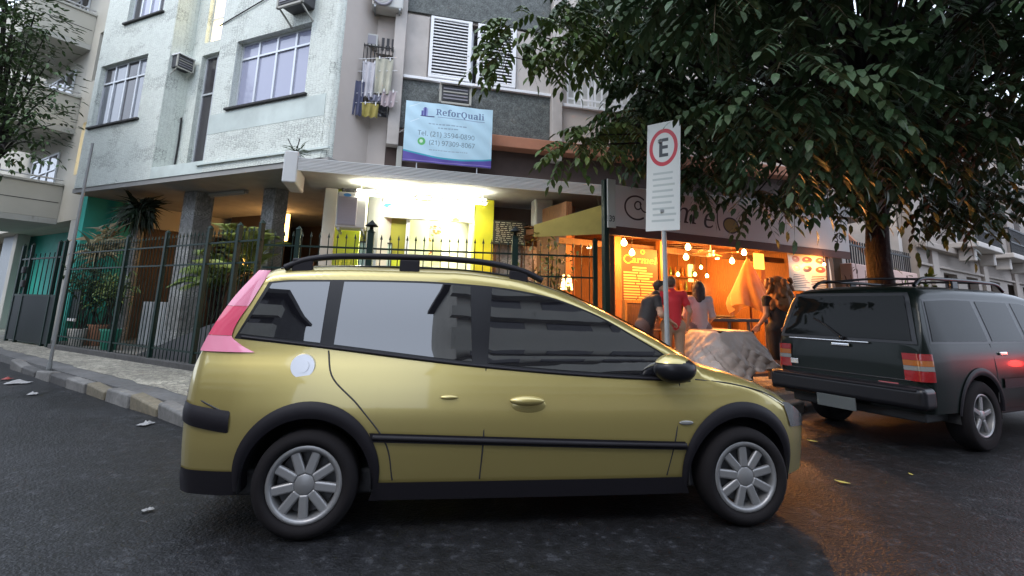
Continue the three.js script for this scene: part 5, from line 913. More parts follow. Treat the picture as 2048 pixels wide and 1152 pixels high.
{
  // ---------------- the gold estate car
  const rw = ground(602, 1076), fw = ground(1488, 1048), dv = fw.clone().sub(rw), SC = dv.length() / 2.44, turn = Math.atan2(-dv.z, dv.x);
  const car = thing('estate_car', 'gold estate car with black wheel arch cladding, roof rails and tinted windows', 'car', rw.clone(), turn);
  const inner = sub('estate_body', car); car.remove(inner);
  car.scale.setScalar(SC); car.translateZ(-0.76 * SC);
  const sp = {
    top: [[-0.70, 0.60], [-0.69, 0.74], [-0.655, 0.92], [-0.52, 1.19], [-0.40, 1.37], [-0.28, 1.42], [0.2, 1.445], [0.7, 1.445], [1.05, 1.415], [1.32, 1.35], [1.65, 1.215], [1.98, 1.05], [2.25, 0.905], [2.42, 0.855], [2.65, 0.785], [2.85, 0.70], [3.0, 0.60], [3.06, 0.50], [3.09, 0.40]],
    plan: [[-0.70, 0.60], [-0.67, 0.69], [-0.58, 0.765], [-0.35, 0.81], [0.2, 0.828], [1.3, 0.832], [2.2, 0.822], [2.5, 0.80], [2.75, 0.745], [2.95, 0.62], [3.05, 0.48], [3.09, 0.36]],
    prof: [[0.15, 0.88], [0.24, 0.915], [0.35, 0.955], [0.46, 0.985], [0.6, 1.0], [0.72, 0.985], [0.82, 0.952], [0.92, 0.908], [1.1, 0.86], [1.32, 0.785], [1.46, 0.72]],
    sill: 0.23, maxY: 1.45, axles: [0, 2.44], wheelR: 0.266, arch: 0.335, corner: x => x > 2.2 ? 0.13 : x < -0.45 ? 0.08 : 0.11
  };
  const S = carShape(sp);
  obj('body', S.shell(), CM.gold, car);
  obj('underbody', rex(-0.5, 2.62, 0.17, 0.3, -0.66, 0.66, 0.02), M.dark, car);
  const lo = pchip([[-0.45, 0.985], [0.03, 0.94], [0.85, 0.855], [1.5, 0.81], [2.15, 0.785]]), hi = pchip([[-0.42, 1.285], [-0.2, 1.315], [0.5, 1.33], [0.9, 1.315], [1.25, 1.27], [1.55, 1.175], [1.85, 1.02], [2.05, 0.90], [2.14, 0.815]]);
  for (const side of [1, -1]) {
    obj('window_trim', S.patch([-0.46, -0.335], [2.13, 2.13], lo, hi, 0.0025, side, 60, 12), CM.trim, car);
    const L = x => lo(x) + 0.028, Hh = x => hi(x) - 0.012;
    obj('rear_quarter_window', S.patch([-0.435, -0.315], [0.0, 0.005], L, Hh, 0.006, side), CM.glass, car);
    obj('rear_door_window', S.patch([0.075, 0.085], [0.84, 0.82], L, Hh, 0.006, side), CM.glass, car);
    obj('front_door_window', S.patch([0.93, 0.95], [2.06, 2.06], L, x => Math.max(L(x) + 0.004, Hh(x)), 0.006, side, 40, 12), CM.glass, car);
    obj('window_seal', S.line([[-0.42, 0.99], [0.03, 0.945], [0.85, 0.86], [1.5, 0.815], [2.1, 0.79]].map(p => [p[0], p[1] + 0.004]), 0.004, 0.009, side), CM.plastic, car);
    // rear lamp running up the pillar
    const lampF = pchip([[0.9, -0.30], [0.955, -0.42], [1.0, -0.475], [1.2, -0.40], [1.37, -0.335]]), lampB = pchip([[0.9, -0.648], [1.0, -0.607], [1.19, -0.515], [1.37, -0.395]]), tl = sub('tail_lamp', car);
    for (const [nm, ya, yb, m] of [['lower_lens', 0.915, 0.998, CM.lampPale], ['middle_lens', 1.0, 1.158, CM.lampPink], ['upper_lens', 1.16, 1.365, CM.lampPale]]) obj(nm, gridGeo(10, 12, (u, v) => { const y = lerp(ya, yb, v), x = lerp(lampB(y), lampF(y), u); return [x - 0.004 * (1 - u), y, side * (S.zAt(x, y) + 0.007 + 0.006 * Math.sin(u * Math.PI))]; }), m, tl);
    // seams
    obj('door_seam', S.line([[0.905, 0.27], [0.915, 0.5], [0.92, 0.85]], 0.0, 0.0045, side), M.dark, car);
    obj('door_seam', S.line([[0.44, 0.27], [0.40, 0.46], [0.24, 0.66], [0.09, 0.80], [0.05, 0.93]], 0.0, 0.0045, side), M.dark, car);
    obj('door_seam', S.line([[1.98, 0.27], [2.02, 0.5], [2.06, 0.78]], 0.0, 0.0045, side), M.dark, car);
    obj('bonnet_seam', S.line([[2.16, 0.80], [2.4, 0.775], [2.62, 0.72], [2.78, 0.64]], 0.0, 0.004, side), M.dark, car);
    // sill, rubbing strip, cladding
    obj('sill_trim', S.patch([0.32, 0.36], [2.12, 2.08], 0.165, 0.262, 0.014, side, 30, 5), CM.plastic, car);
    obj('rubbing_strip', [S.patch([0.33, 0.31], [2.09, 2.07], x => 0.475 - 0.033 * (x - 0.3), x => 0.522 - 0.033 * (x - 0.3), 0.012, side, 30, 4), S.line([[0.33, 0.498], [1.2, 0.468], [2.08, 0.44]], 0.008, 0.016, side)], CM.plastic, car);
    for (const c of sp.axles) { obj('wheel_arch', archBand(S, sp, c, sp.arch - 0.008, 0.412, 0.006, side), CM.plastic, car); obj('wheel_liner', wellLiner(sp, c, S, side), M.dark, car); }
    // handles
    const hz = S.zAt(1.16, 0.665);
    obj('handle_recess', new THREE.SphereGeometry(1, 20, 12).scale(0.105, 0.042, 0.014).translate(1.16, 0.655, side * (hz - 0.004)), CM.gold, car);
    obj('door_handle', new THREE.SphereGeometry(1, 20, 10).scale(0.098, 0.026, 0.026).translate(1.15, 0.685, side * (hz + 0.012)), CM.gold, car);
    obj('door_handle', new THREE.SphereGeometry(1, 16, 10).scale(0.05, 0.012, 0.012).translate(0.72, 0.70, side * (S.zAt(0.72, 0.70) + 0.006)), CM.gold, car);
    if (side > 0) obj('fuel_cap', [new THREE.CylinderGeometry(0.062, 0.066, 0.014, 28).rotateX(Math.PI / 2 - 0.12).translate(-0.07, 0.85, S.zAt(-0.07, 0.85) + 0.004), new THREE.CylinderGeometry(0.034, 0.034, 0.02, 20).rotateX(Math.PI / 2 - 0.12).translate(-0.07, 0.85, S.zAt(-0.07, 0.85) + 0.006)], CM.fuel, car);
    // mirror
    const mir = sub('mirror', car); mir.position.set(2.0, 0.865, side * (S.zAt(2.0, 0.86) + 0.1));
    obj('mirror_shell', new THREE.SphereGeometry(1, 22, 14).scale(0.125, 0.078, 0.085), CM.trim, mir);
    obj('mirror_cap', new THREE.SphereGeometry(1, 22, 10, 0, 6.2832, 0, 1.15).scale(0.118, 0.083, 0.08).translate(-0.01, 0.004, 0.002), CM.gold, mir);
    obj('mirror_stalk', rod(V(-0.02, -0.04, -side * 0.03), V(0.02, -0.07, -side * 0.12), 0.025), CM.trim, mir);
    // roof rail
    obj('roof_rail', [tube([[-0.27, 1.385], [-0.17, 1.43], [-0.02, 1.458], [0.3, 1.472], [0.7, 1.472], [0.98, 1.45], [1.16, 1.41], [1.27, 1.36]].map(([x, y]) => V(x, y, side * (0.60))), 0.019, 8, 60), ...[-0.17, 0.45, 1.12].map(x => rex(x - 0.06, x + 0.06, S.top(x) - 0.07, S.top(x) - 0.005 + 0.02, side * 0.6 - 0.014, side * 0.6 + 0.014, 0.012))], CM.plastic, car);
    obj('roof_seam', tube([[-0.3, 1.38], [0.3, 1.41], [0.8, 1.405], [1.1, 1.37], [1.4, 1.275], [1.8, 1.09], [2.15, 0.90]].map(([x, y]) => V(x, y + 0.004, side * (S.zAt(x, y) - 0.05))), 0.006, 5, 60), M.dark, car);
    // bumpers
    obj('bumper_strip', gridGeo(16, 5, (u, v) => { const x = lerp(-0.705, -0.40, u), y = lerp(0.565, 0.665, v) - 0.05 * u * (1 - v * 0.2) + 0.0 * u, q = Math.max(x, -0.70); return [x, y, side * (S.zAt(q, y) + 0.014 + 0.012 * Math.sin(v * Math.PI) - 0.016 * u ** 4)]; }), CM.plastic, car);
    obj('bumper_lower', S.patch([-0.66, -0.69], [-0.36, -0.36], 0.2, 0.325, 0.008, side, 12, 4), CM.plastic, car);
    obj('bumper_seam', S.line([[-0.68, 0.70], [-0.55, 0.665], [-0.41, 0.61]], 0, 0.0045, side), M.dark, car);
    obj('headlamp', S.patch([2.80, 2.74], [3.02, 2.99], x => 0.52 - 0.1 * (x - 2.8), x => Math.min(S.top(x) - 0.07, 0.66 - 0.15 * (x - 2.8)), 0.006, side, 12, 6), CM.headGlass, car);
    obj('side_repeater', new THREE.SphereGeometry(1, 12, 8).scale(0.045, 0.013, 0.008).translate(2.08, 0.565, side * (S.zAt(2.08, 0.565) + 0.002)), CM.lampClear, car);
  }
  obj('windscreen', gridGeo(12, 14, (u, v) => { const x = lerp(1.40, 2.18, v), y = S.top(x) + 0.004, w = lerp(0.50, 0.62, v); return [x, y - 0.012 * (2 * u - 1) ** 2, lerp(-w, w, u)]; }), CM.glass, car);
  obj('rear_window', gridGeo(12, 10, (u, v) => { const x = lerp(-0.63, -0.43, v), y = S.top(x) + 0.006; return [x - 0.006, y, lerp(-0.52, 0.52, u)]; }), CM.glass, car);
  obj('number_plate', ex(-0.722, -0.712, 0.66, 0.78, -0.2, 0.2), M.galv, car);
  for (const c of sp.axles) for (const side of [1, -1]) wheel(car, c, side * 0.735, sp.wheelR, 0.19, 0.18, side, 9, CM.hub);
}
{
  // ---------------- the dark sport utility car parked with its rear to us
  const a = 25 * R, car = thing('utility_car', 'black green sport utility car with roof rack, seen from behind at the kerb', 'car', V(4.86, 0, -5.42), a);
  const SC = 1.0; car.scale.setScalar(SC); car.translateZ(-0.78 * SC);
  const sp = {
    top: [[-0.90, 0.70], [-0.895, 0.90], [-0.88, 1.06], [-0.80, 1.30], [-0.71, 1.53], [-0.64, 1.62], [-0.5, 1.66], [0.2, 1.685], [1.0, 1.685], [1.6, 1.65], [1.85, 1.56], [2.15, 1.34], [2.45, 1.12], [2.6, 1.07], [3.0, 1.03], [3.3, 0.97], [3.42, 0.85], [3.46, 0.65]],
    plan: [[-0.90, 0.70], [-0.87, 0.775], [-0.78, 0.815], [-0.5, 0.835], [0.5, 0.845], [2.4, 0.845], [3.0, 0.82], [3.3, 0.76], [3.46, 0.60]],
    prof: [[0.3, 0.955], [0.5, 0.985], [0.75, 1.0], [0.95, 0.99], [1.08, 0.965], [1.3, 0.905], [1.55, 0.83], [1.7, 0.78]],
    sill: 0.40, maxY: 1.7, axles: [0, 2.62], wheelR: 0.345, arch: 0.41, corner: x => x > 2.5 ? 0.09 : 0.12
  };
  const S = carShape(sp);
  obj('body', S.shell(), CM.green, car);
  obj('underbody', rex(-0.8, 3.3, 0.30, 0.45, -0.7, 0.7, 0.02), M.dark, car);
  const lo = () => 1.06, hi = pchip([[-0.7, 1.50], [0, 1.53], [1.3, 1.53], [1.7, 1.47], [2.0, 1.28], [2.32, 1.075]]);
  for (const side of [1, -1]) {
    obj('window_trim', S.patch([-0.76, -0.64], [2.30, 2.30], lo, hi, 0.002, side, 40, 8), CM.trim, car);
    obj('quarter_window', S.patch([-0.72, -0.61], [0.30, 0.28], x => 1.085, x => hi(x) - 0.02, 0.006, side), CM.glassSuv, car);
    obj('rear_door_window', S.patch([0.40, 0.38], [1.10, 1.08], x => 1.085, x => hi(x) - 0.02, 0.006, side), CM.glassSuv, car);
    obj('front_door_window', S.patch([1.20, 1.18], [2.22, 2.22], x => 1.085, x => Math.max(1.09, hi(x) - 0.02), 0.006, side), CM.glassSuv, car);
    for (const x of [0.34, 1.15, 2.2]) obj('door_seam', S.line([[x, 0.46], [x, 0.8], [x - 0.01, 1.06]], 0, 0.005, side), M.dark, car);
    obj('side_moulding', S.patch([0.45, 0.45], [2.18, 2.18], 0.60, 0.70, 0.014, side, 20, 4), CM.plastic, car);
    for (const c of sp.axles) { obj('wheel_arch', archBand(S, sp, c, sp.arch - 0.008, 0.475, 0.008, side), CM.plastic, car); obj('wheel_liner', wellLiner(sp, c, S, side), M.dark, car); }
    each('door_handle', [rex(0.45, 0.6, 0.94, 0.975, side * (S.zAt(0.5, 0.95) + 0.005) - 0.015, side * (S.zAt(0.5, 0.95) + 0.005) + 0.015, 0.01), rex(1.26, 1.41, 0.94, 0.975, side * (S.zAt(1.3, 0.95) + 0.005) - 0.015, side * (S.zAt(1.3, 0.95) + 0.005) + 0.015, 0.01)], CM.chrome, car);
    // upright tail lamp cluster wrapping the corner
    const tl = sub('tail_lamp', car);
    const wrap = (y0, y1, m, nm) => obj(nm, gridGeo(14, 5, (u, v) => { const y = lerp(y0, y1, v), f = u * 2; if (f < 1) { const x = lerp(-0.79, -0.885, f), q = x; return [x - 0.006, y, side * (S.zAt(q, y) + 0.012)]; } const g = f - 1; return [-0.908 + 0.0, y, side * lerp(S.zAt(-0.885, y) + 0.012, S.zAt(-0.9, y) - 0.09, g)]; }), m, tl);
    wrap(0.70, 0.80, CM.lampRed, 'lower_lens'); wrap(0.802, 0.845, CM.lampClear, 'reversing_lens'); wrap(0.847, 0.90, CM.lampAmber, 'amber_lens'); wrap(0.902, 0.965, CM.lampRed, 'upper_lens');
    const mir = obj('mirror', [new RoundedBoxGeometry(0.1, 0.15, 0.2, 3, 0.04).translate(2.05, 1.12, side * (S.zAt(2.05, 1.1) + 0.14)), rod(V(2.08, 1.1, side * (S.zAt(2.05, 1.1) - 0.02)), V(2.05, 1.11, side * (S.zAt(2.05, 1.1) + 0.1)), 0.03)], CM.trim, car);
    obj('roof_rail', [tube([[-0.45, 1.655], [-0.33, 1.725], [0.2, 1.75], [1.0, 1.75], [1.35, 1.73], [1.48, 1.66]].map(([x, y]) => V(x, y, side * 0.56)), 0.02, 8, 50), rex(0.3, 0.42, 1.65, 1.735, side * 0.56 - 0.015, side * 0.56 + 0.015, 0.01)], CM.trim, car);
  }
  obj('rack_bar', tube([V(-0.2, 1.735, -0.56), V(-0.2, 1.76, 0), V(-0.2, 1.735, 0.56)], 0.016), CM.trim, car);
  obj('rack_bar', tube([V(1.0, 1.745, -0.56), V(1.0, 1.77, 0), V(1.0, 1.745, 0.56)], 0.016), CM.trim, car);
  const rearX = pchip([[0.7, -0.90], [0.9, -0.895], [1.06, -0.88], [1.30, -0.80], [1.53, -0.71]]);
  obj('rear_window', gridGeo(16, 10, (u, v) => { const y = lerp(1.09, 1.545, v), w = S.zAt(-0.7, y) - 0.10; return [rearX(y) - 0.012, y - 0.004, lerp(-w, w, u)]; }), CM.glassSuv, car);
  obj('rear_window_trim', gridGeo(16, 10, (u, v) => { const y = lerp(1.055, 1.575, v), w = S.zAt(-0.7, y) - 0.055; return [rearX(y) - 0.004, y - 0.002, lerp(-w, w, u)]; }), CM.trim, car);
  obj('chrome_strip', rex(-0.915, -0.895, 1.035, 1.05, -0.62, 0.3, 0.005), CM.chrome, car);
  obj('hatch_seam', tube([V(-0.905, 0.70, -0.66), V(-0.905, 0.70, 0), V(-0.905, 0.70, 0.66)], 0.006), M.dark, car);
  obj('hatch_handle', rex(-0.925, -0.90, 0.985, 1.02, -0.1, 0.1, 0.01), CM.chrome, car);
  obj('wiper', [tube([V(-0.915, 1.08, 0.02), V(-0.86, 1.22, -0.2), V(-0.83, 1.28, -0.34)], 0.01), new THREE.SphereGeometry(0.025, 10, 8).translate(-0.915, 1.075, 0.02)], CM.trim, car);
  obj('badge', [rex(-0.912, -0.902, 0.74, 0.80, -0.62, -0.52, 0.01)], CM.chrome, car);
  const bm = obj('rear_bumper', rex(-1.04, -0.80, 0.44, 0.655, -0.83, 0.83, 0.06, 4), CM.trim, car);
  obj('bumper_rail', [rex(-1.052, -1.03, 0.615, 0.64, -0.76, 0.76, 0.008)], CM.plastic, car);
  obj('bumper_reflector', rex(-0.915, -0.90, 0.63, 0.665, 0.36, 0.55, 0.006), CM.lampRed, car);
  obj('number_plate', rex(-1.035, -1.02, 0.33, 0.46, -0.24, 0.18, 0.004), mat([0.06, 0.066, 0.066], { roughness: 0.5 }), car);
  obj('windscreen', gridGeo(10, 10, (u, v) => { const x = lerp(1.86, 2.42, v); return [x, S.top(x) + 0.004, lerp(-0.6, 0.6, u)]; }), CM.glassSuv, car);
  for (const c of sp.axles) for (const side of [1, -1]) wheel(car, c, side * 0.73, sp.wheelR, 0.215, 0.22, side, 5, CM.hub);
}
{
  // ---------------- dark car further along
  const car = thing('saloon_car', 'black car just ahead of the sport utility car along the street', 'car', V(9.4, 0, -7.0), 32 * R), sp = {
    top: [[-0.95, 0.60], [-0.93, 0.85], [-0.75, 0.95], [-0.35, 1.02], [0.0, 1.25], [0.35, 1.40], [1.0, 1.43], [1.5, 1.36], [2.1, 1.02], [2.3, 0.95], [2.9, 0.85], [3.2, 0.70], [3.28, 0.5]],
    plan: [[-0.95, 0.62], [-0.85, 0.75], [-0.4, 0.82], [1.5, 0.84], [2.6, 0.8], [3.1, 0.66], [3.28, 0.45]],
    prof: [[0.2, 0.95], [0.5, 1.0], [0.7, 1.0], [0.92, 0.94], [1.4, 0.76]], sill: 0.24, maxY: 1.45, axles: [0, 2.5], wheelR: 0.30, arch: 0.35, corner: () => 0.1 };
  const S = carShape(sp);
  obj('body', S.shell(), CM.blackPaint, car); obj('underbody', rex(-0.8, 3.1, 0.17, 0.3, -0.68, 0.68, 0.02), M.dark, car);
  const hi = pchip([[-0.3, 0.97], [0.1, 1.24], [0.5, 1.33], [1.2, 1.33], [1.6, 1.22], [2.05, 0.96]]);
  for (const side of [1, -1]) { obj('rear_door_window', S.patch([-0.25, -0.25], [0.85, 0.85], () => 0.93, x => Math.max(0.94, hi(x)), 0.005, side), CM.glassSuv, car); obj('front_door_window', S.patch([0.93, 0.93], [2.0, 2.0], () => 0.93, x => Math.max(0.94, hi(x)), 0.005, side), CM.glassSuv, car); obj('tail_lamp', S.patch([-0.94, -0.92], [-0.72, -0.7], 0.68, 0.84, 0.008, side, 8, 4), mat([0.5, 0.02, 0.02], { emit: [1, 0.03, 0.02], glow: 2.2, roughness: 0.2 }), car); for (const c of sp.axles) { obj('wheel_liner', wellLiner(sp, c, S, side), M.dark, car); wheel(car, c, side * 0.72, 0.30, 0.2, 0.19, side, 7, CM.hub); } }
  obj('rear_window', gridGeo(10, 8, (u, v) => { const x = lerp(-0.32, 0.3, v); return [x, S.top(x) + 0.006, lerp(-0.55, 0.55, u)]; }), CM.glassSuv, car);
  for (const z of [0.62, -0.62]) { const p = V(-1.02, 0.76, z).applyAxisAngle(V(0, 1, 0), 32 * R).add(car.position); lampLight(p, [1, 0.04, 0.03], 0.65, 0.08); }
}

// ================================================================ people
function sdfMesh(bones, res, k = 0.03) {   // bones: [a, b, ra, rb, colour, flat?] -> smooth skin with a colour per vertex
  const lo = V(9, 9, 9), hi = V(-9, -9, -9);
  for (const [a, b, ra, rb] of bones) { for (const [p, r] of [[a, ra], [b, rb]]) { lo.min(V(p.x - r, p.y - r, p.z - r)); hi.max(V(p.x + r, p.y + r, p.z + r)); } }
  const c = lo.clone().add(hi).multiplyScalar(0.5), side = Math.max(hi.x - lo.x, hi.y - lo.y, hi.z - lo.z) * 1.1 + 0.04, half = side / 2, h2 = res / 2;
  const pre = bones.map(([a, b, ra, rb]) => { const d = b.clone().sub(a); return { a, d, l2: Math.max(1e-9, d.lengthSq()), ra, rb }; });
  const dist = (q, x, y, z) => { const px = x - q.a.x, py = y - q.a.y, pz = z - q.a.z, t = clamp((px * q.d.x + py * q.d.y + pz * q.d.z) / q.l2, 0, 1); return Math.hypot(px - q.d.x * t, py - q.d.y * t, pz - q.d.z * t) - (q.ra + (q.rb - q.ra) * t); };
  const mc = new MarchingCubes(res, M.black, false, false, 120000), f = mc.field;
  for (let k3 = 0; k3 < res; k3++) for (let j = 0; j < res; j++) for (let i = 0; i < res; i++) {
    const x = c.x + (i - h2) / h2 * half, y = c.y + (j - h2) / h2 * half, z = c.z + (k3 - h2) / h2 * half; let s = 9;
    for (const q of pre) { const e = dist(q, x, y, z); if (e > s + k) continue; const hh = clamp(0.5 + 0.5 * (s - e) / k, 0, 1); s = s + (e - s) * hh - k * hh * (1 - hh); }
    f[i + j * res + k3 * res * res] = -s;
  }
  mc.isolation = 0; mc.update();
  const n = mc.count, P = new Float32Array(n * 3); for (let i = 0; i < n; i++) { P[3 * i] = c.x + mc.positionArray[3 * i] * half; P[3 * i + 1] = c.y + mc.positionArray[3 * i + 1] * half; P[3 * i + 2] = c.z + mc.positionArray[3 * i + 2] * half; }
  let g = new THREE.BufferGeometry(); g.setAttribute('position', new THREE.BufferAttribute(P, 3)); g = mergeVertices(g, 1e-4); g.computeVertexNormals();
  const p = g.attributes.position, C = new Float32Array(p.count * 3);
  for (let i = 0; i < p.count; i++) { let best = 9, col = bones[0][4]; bones.forEach((b, q) => { const e = dist(pre[q], p.getX(i), p.getY(i), p.getZ(i)); if (e < best) { best = e; col = b[4]; } }); C.set(col, 3 * i); }
  g.setAttribute('color', new THREE.BufferAttribute(C, 3)); return g;
}
const SKIN = [0.42, 0.24, 0.16], SKIN2 = [0.30, 0.16, 0.10];
function handBones(w, dir, nrm, curl, skin) {   // wrist, direction of the fingers, back-of-hand normal
  const d = dir.clone().normalize(), n = nrm.clone().addScaledVector(d, -nrm.dot(d)).normalize(), s = d.clone().cross(n), B = [], at = (a, b, c) => w.clone().addScaledVector(d, a).addScaledVector(s, b).addScaledVector(n, c);
  for (let i = 0; i < 4; i++) { const o = (i - 1.5) * 0.021; B.push([at(0.0, o * 0.6, 0), at(0.085, o, 0), 0.016, 0.012, skin]); const L = [0.062, 0.075, 0.070, 0.052][i], a = at(0.085, o, 0), b = at(0.085 + L * 0.5, o * 1.1, -curl * L * 0.35), c = at(0.085 + L * (1 - curl * 0.5), o * 1.15, -curl * L * 1.0); B.push([a, b, 0.0095, 0.0085, skin], [b, c, 0.0085, 0.007, skin]); }
  const t0 = at(0.02, -0.028, 0), t1 = at(0.055, -0.056, -0.012), t2 = at(0.085, -0.060, -0.026); B.push([t0, t1, 0.013, 0.0105, skin], [t1, t2, 0.0105, 0.008, skin]); return B;
}
function person(o) {
  const j = o.j, sk = o.skin || SKIN, T1 = o.top, T2 = o.legs, sh = o.shoes || [0.02, 0.02, 0.02], v = a => V(...a), B = [];
  const pel = v(j.pelvis), ch = v(j.chest), nk = v(j.neck), hd = v(j.head), acr = nk.clone().sub(ch).normalize();
  B.push([pel, ch, 0.135, 0.14, T1], [ch, nk, 0.135, 0.07, T1], [nk, hd, 0.055, 0.05, sk]);
  const hipL = v(j.hips[0]), hipR = v(j.hips[1]); B.push([hipL, hipR, 0.115, 0.115, o.dress ? T1 : T2]);
  j.legs.forEach(([a, k, f, t]) => { a = v(a); k = v(k); f = v(f); t = v(t); B.push([a, k, o.dress ? 0.115 : 0.095, o.dress ? 0.085 : 0.068, o.dress ? T1 : T2], [k, f, o.dress ? 0.052 : 0.064, o.bare ? 0.036 : 0.05, o.dress || o.bare ? sk : T2], [f, t, 0.046, 0.036, sh]); });
  const hands = [];
  j.arms.forEach(([s, e, w], i) => { s = v(s); e = v(e); w = v(w); const m = s.clone().lerp(e, o.sleeve ?? 0.6); B.push([ch.clone().lerp(s, 0.3).setY(s.y - 0.03), s, 0.09, 0.066, T1], [s, m, 0.062, 0.056, T1], [m, e, 0.049, 0.042, (o.sleeve ?? 0.6) >= 1 ? T1 : sk], [e, w, 0.042, 0.028, sk]); hands.push(...handBones(w, w.clone().sub(e), v(j.palm?.[i] || [0, 0, 1]), 0.45, sk)); });
  const face = v(j.face || [0, 0, 1]).normalize(), up = V(0, 1, 0), rt = up.clone().cross(face).normalize();
  const H = (a, b, c) => hd.clone().addScaledVector(rt, a).addScaledVector(up, b).addScaledVector(face, c);
  const head = [[H(0, 0.035, -0.012), H(0, 0.045, 0.018), 0.088, 0.084, sk], [H(0, -0.05, 0.03), H(0, -0.088, 0.05), 0.062, 0.036, sk], [H(0, 0.02, 0.088), H(0, -0.018, 0.108), 0.011, 0.016, sk], [H(-0.082, 0, 0), H(-0.088, -0.03, 0), 0.018, 0.013, sk], [H(0.082, 0, 0), H(0.088, -0.03, 0), 0.018, 0.013, sk], [H(0, -0.09, -0.02), nk, 0.052, 0.056, sk], [H(-0.024, -0.055, 0.083), H(0.024, -0.055, 0.083), 0.008, 0.008, [sk[0] * 0.8, sk[1] * 0.5, sk[2] * 0.5]], [H(-0.034, 0.012, 0.083), H(-0.03, 0.012, 0.083), 0.012, 0.012, [0.05, 0.03, 0.02]], [H(0.03, 0.012, 0.083), H(0.034, 0.012, 0.083), 0.012, 0.012, [0.05, 0.03, 0.02]]];
  const t = thing('person', o.label, 'person', o.pos, o.turn), skin = mat([1, 1, 1], { vertexColors: true, roughness: 0.75 });
  const body = obj('body', [sdfMesh(B, 96, 0.035), sdfMesh(head, 52, 0.02), ...[0, 1].map(i => sdfMesh(hands.slice(i * hands.length / 2, (i + 1) * hands.length / 2), 48, 0.01))], skin, t);
  if (o.hair) obj('hair', sdfMesh(o.hair(H).map(b => [...b, o.hairC]), 60, 0.03), mat([1, 1, 1], { vertexColors: true, roughness: 0.6, bumpMap: T.bump, bumpScale: 0.02 }), t);
  if (o.extra) o.extra(t);
  return t;
}
{
  const shortHair = H => [[H(0, 0.06, -0.03), H(0, 0.075, 0.02), 0.085, 0.08], [H(0, 0.0, -0.055), H(0, 0.04, -0.05), 0.06, 0.07]];
  const longHair = H => [[H(0, 0.06, -0.03), H(0, 0.075, 0.02), 0.09, 0.082], [H(0, 0.02, -0.06), H(0.01, -0.28, -0.09), 0.085, 0.06], [H(-0.05, 0.0, -0.04), H(-0.06, -0.2, -0.06), 0.055, 0.04], [H(0.05, 0.0, -0.04), H(0.06, -0.2, -0.06), 0.055, 0.04]];
  const at = (px, d) => { const p = atDepth(px, 620, d); return V(p.x, PAVE + 0.004, p.z); };
  // local axes: +x picture right, +z towards the street
  person({ label: 'person in a black top and dark skirt leaning over a table beside the menu panel', pos: at(1302, 8.1), turn: 0.1, top: [0.018, 0.015, 0.016], legs: [0.10, 0.05, 0.04], sleeve: 0.5, hairC: [0.03, 0.018, 0.012], hair: shortHair,
    j: { pelvis: [-0.1, 0.98, 0], chest: [0.02, 1.27, -0.08], neck: [0.13, 1.43, -0.12], head: [0.22, 1.52, -0.14], face: [0.9, -0.4, -0.2], hips: [[-0.17, 0.94, 0.05], [-0.05, 0.94, -0.06]], legs: [[[-0.18, 0.92, 0.05], [-0.16, 0.50, 0.08], [-0.2, 0.07, 0.04], [-0.08, 0.035, 0.05]], [[-0.05, 0.92, -0.06], [-0.02, 0.50, -0.06], [-0.06, 0.07, -0.08], [0.07, 0.035, -0.08]]], arms: [[[0.07, 1.36, 0.08], [0.08, 1.12, 0.2], [0.25, 1.02, 0.16]], [[0.1, 1.38, -0.26], [0.3, 1.2, -0.3], [0.44, 1.06, -0.24]]], palm: [[0, 1, 0], [0, 1, 0]] } });
  person({ label: 'person in a red shirt and beige trousers with back turned beside the sign pole', pos: at(1345, 8.2), turn: 0.05, top: [0.55, 0.02, 0.03], legs: [0.36, 0.24, 0.16], sleeve: 0.55, hairC: [0.10, 0.06, 0.04], hair: shortHair,
    j: { pelvis: [0, 0.98, 0], chest: [0.02, 1.30, -0.05], neck: [0.03, 1.48, -0.10], head: [0.03, 1.60, -0.16], face: [0.1, -0.3, -1], hips: [[-0.09, 0.95, 0], [0.09, 0.95, 0]], legs: [[[-0.1, 0.93, 0], [-0.11, 0.5, -0.02], [-0.12, 0.07, 0.03], [-0.13, 0.035, -0.1]], [[0.1, 0.93, 0], [0.11, 0.5, -0.03], [0.12, 0.07, 0.03], [0.13, 0.035, -0.1]]], arms: [[[-0.17, 1.44, -0.06], [-0.23, 1.17, -0.03], [-0.17, 0.98, -0.22]], [[0.2, 1.44, -0.06], [0.28, 1.18, 0.0], [0.26, 0.95, -0.08]]], palm: [[0, 1, 0.3], [1, 0, 0]] } });
  person({ label: 'person in a pale grey top with long dark hair, back turned under the bulbs', pos: at(1398, 8.6), turn: -0.05, top: [0.42, 0.36, 0.38], legs: [0.16, 0.13, 0.14], sleeve: 1, hairC: [0.03, 0.018, 0.014], hair: longHair,
    j: { pelvis: [0, 0.93, 0], chest: [0.0, 1.24, -0.02], neck: [0.01, 1.42, -0.03], head: [0.02, 1.55, -0.05], face: [0.3, 0, -1], hips: [[-0.09, 0.9, 0], [0.09, 0.9, 0]], legs: [[[-0.09, 0.88, 0], [-0.1, 0.48, -0.02], [-0.11, 0.07, 0.03], [-0.12, 0.035, -0.1]], [[0.09, 0.88, 0], [0.1, 0.48, -0.03], [0.12, 0.07, 0.0], [0.13, 0.035, -0.12]]], arms: [[[-0.17, 1.38, -0.02], [-0.22, 1.12, 0.0], [-0.2, 0.9, -0.1]], [[0.17, 1.38, -0.02], [0.23, 1.12, -0.04], [0.2, 0.95, -0.2]]], palm: [[-1, 0, 0], [0, 1, 0]] } });
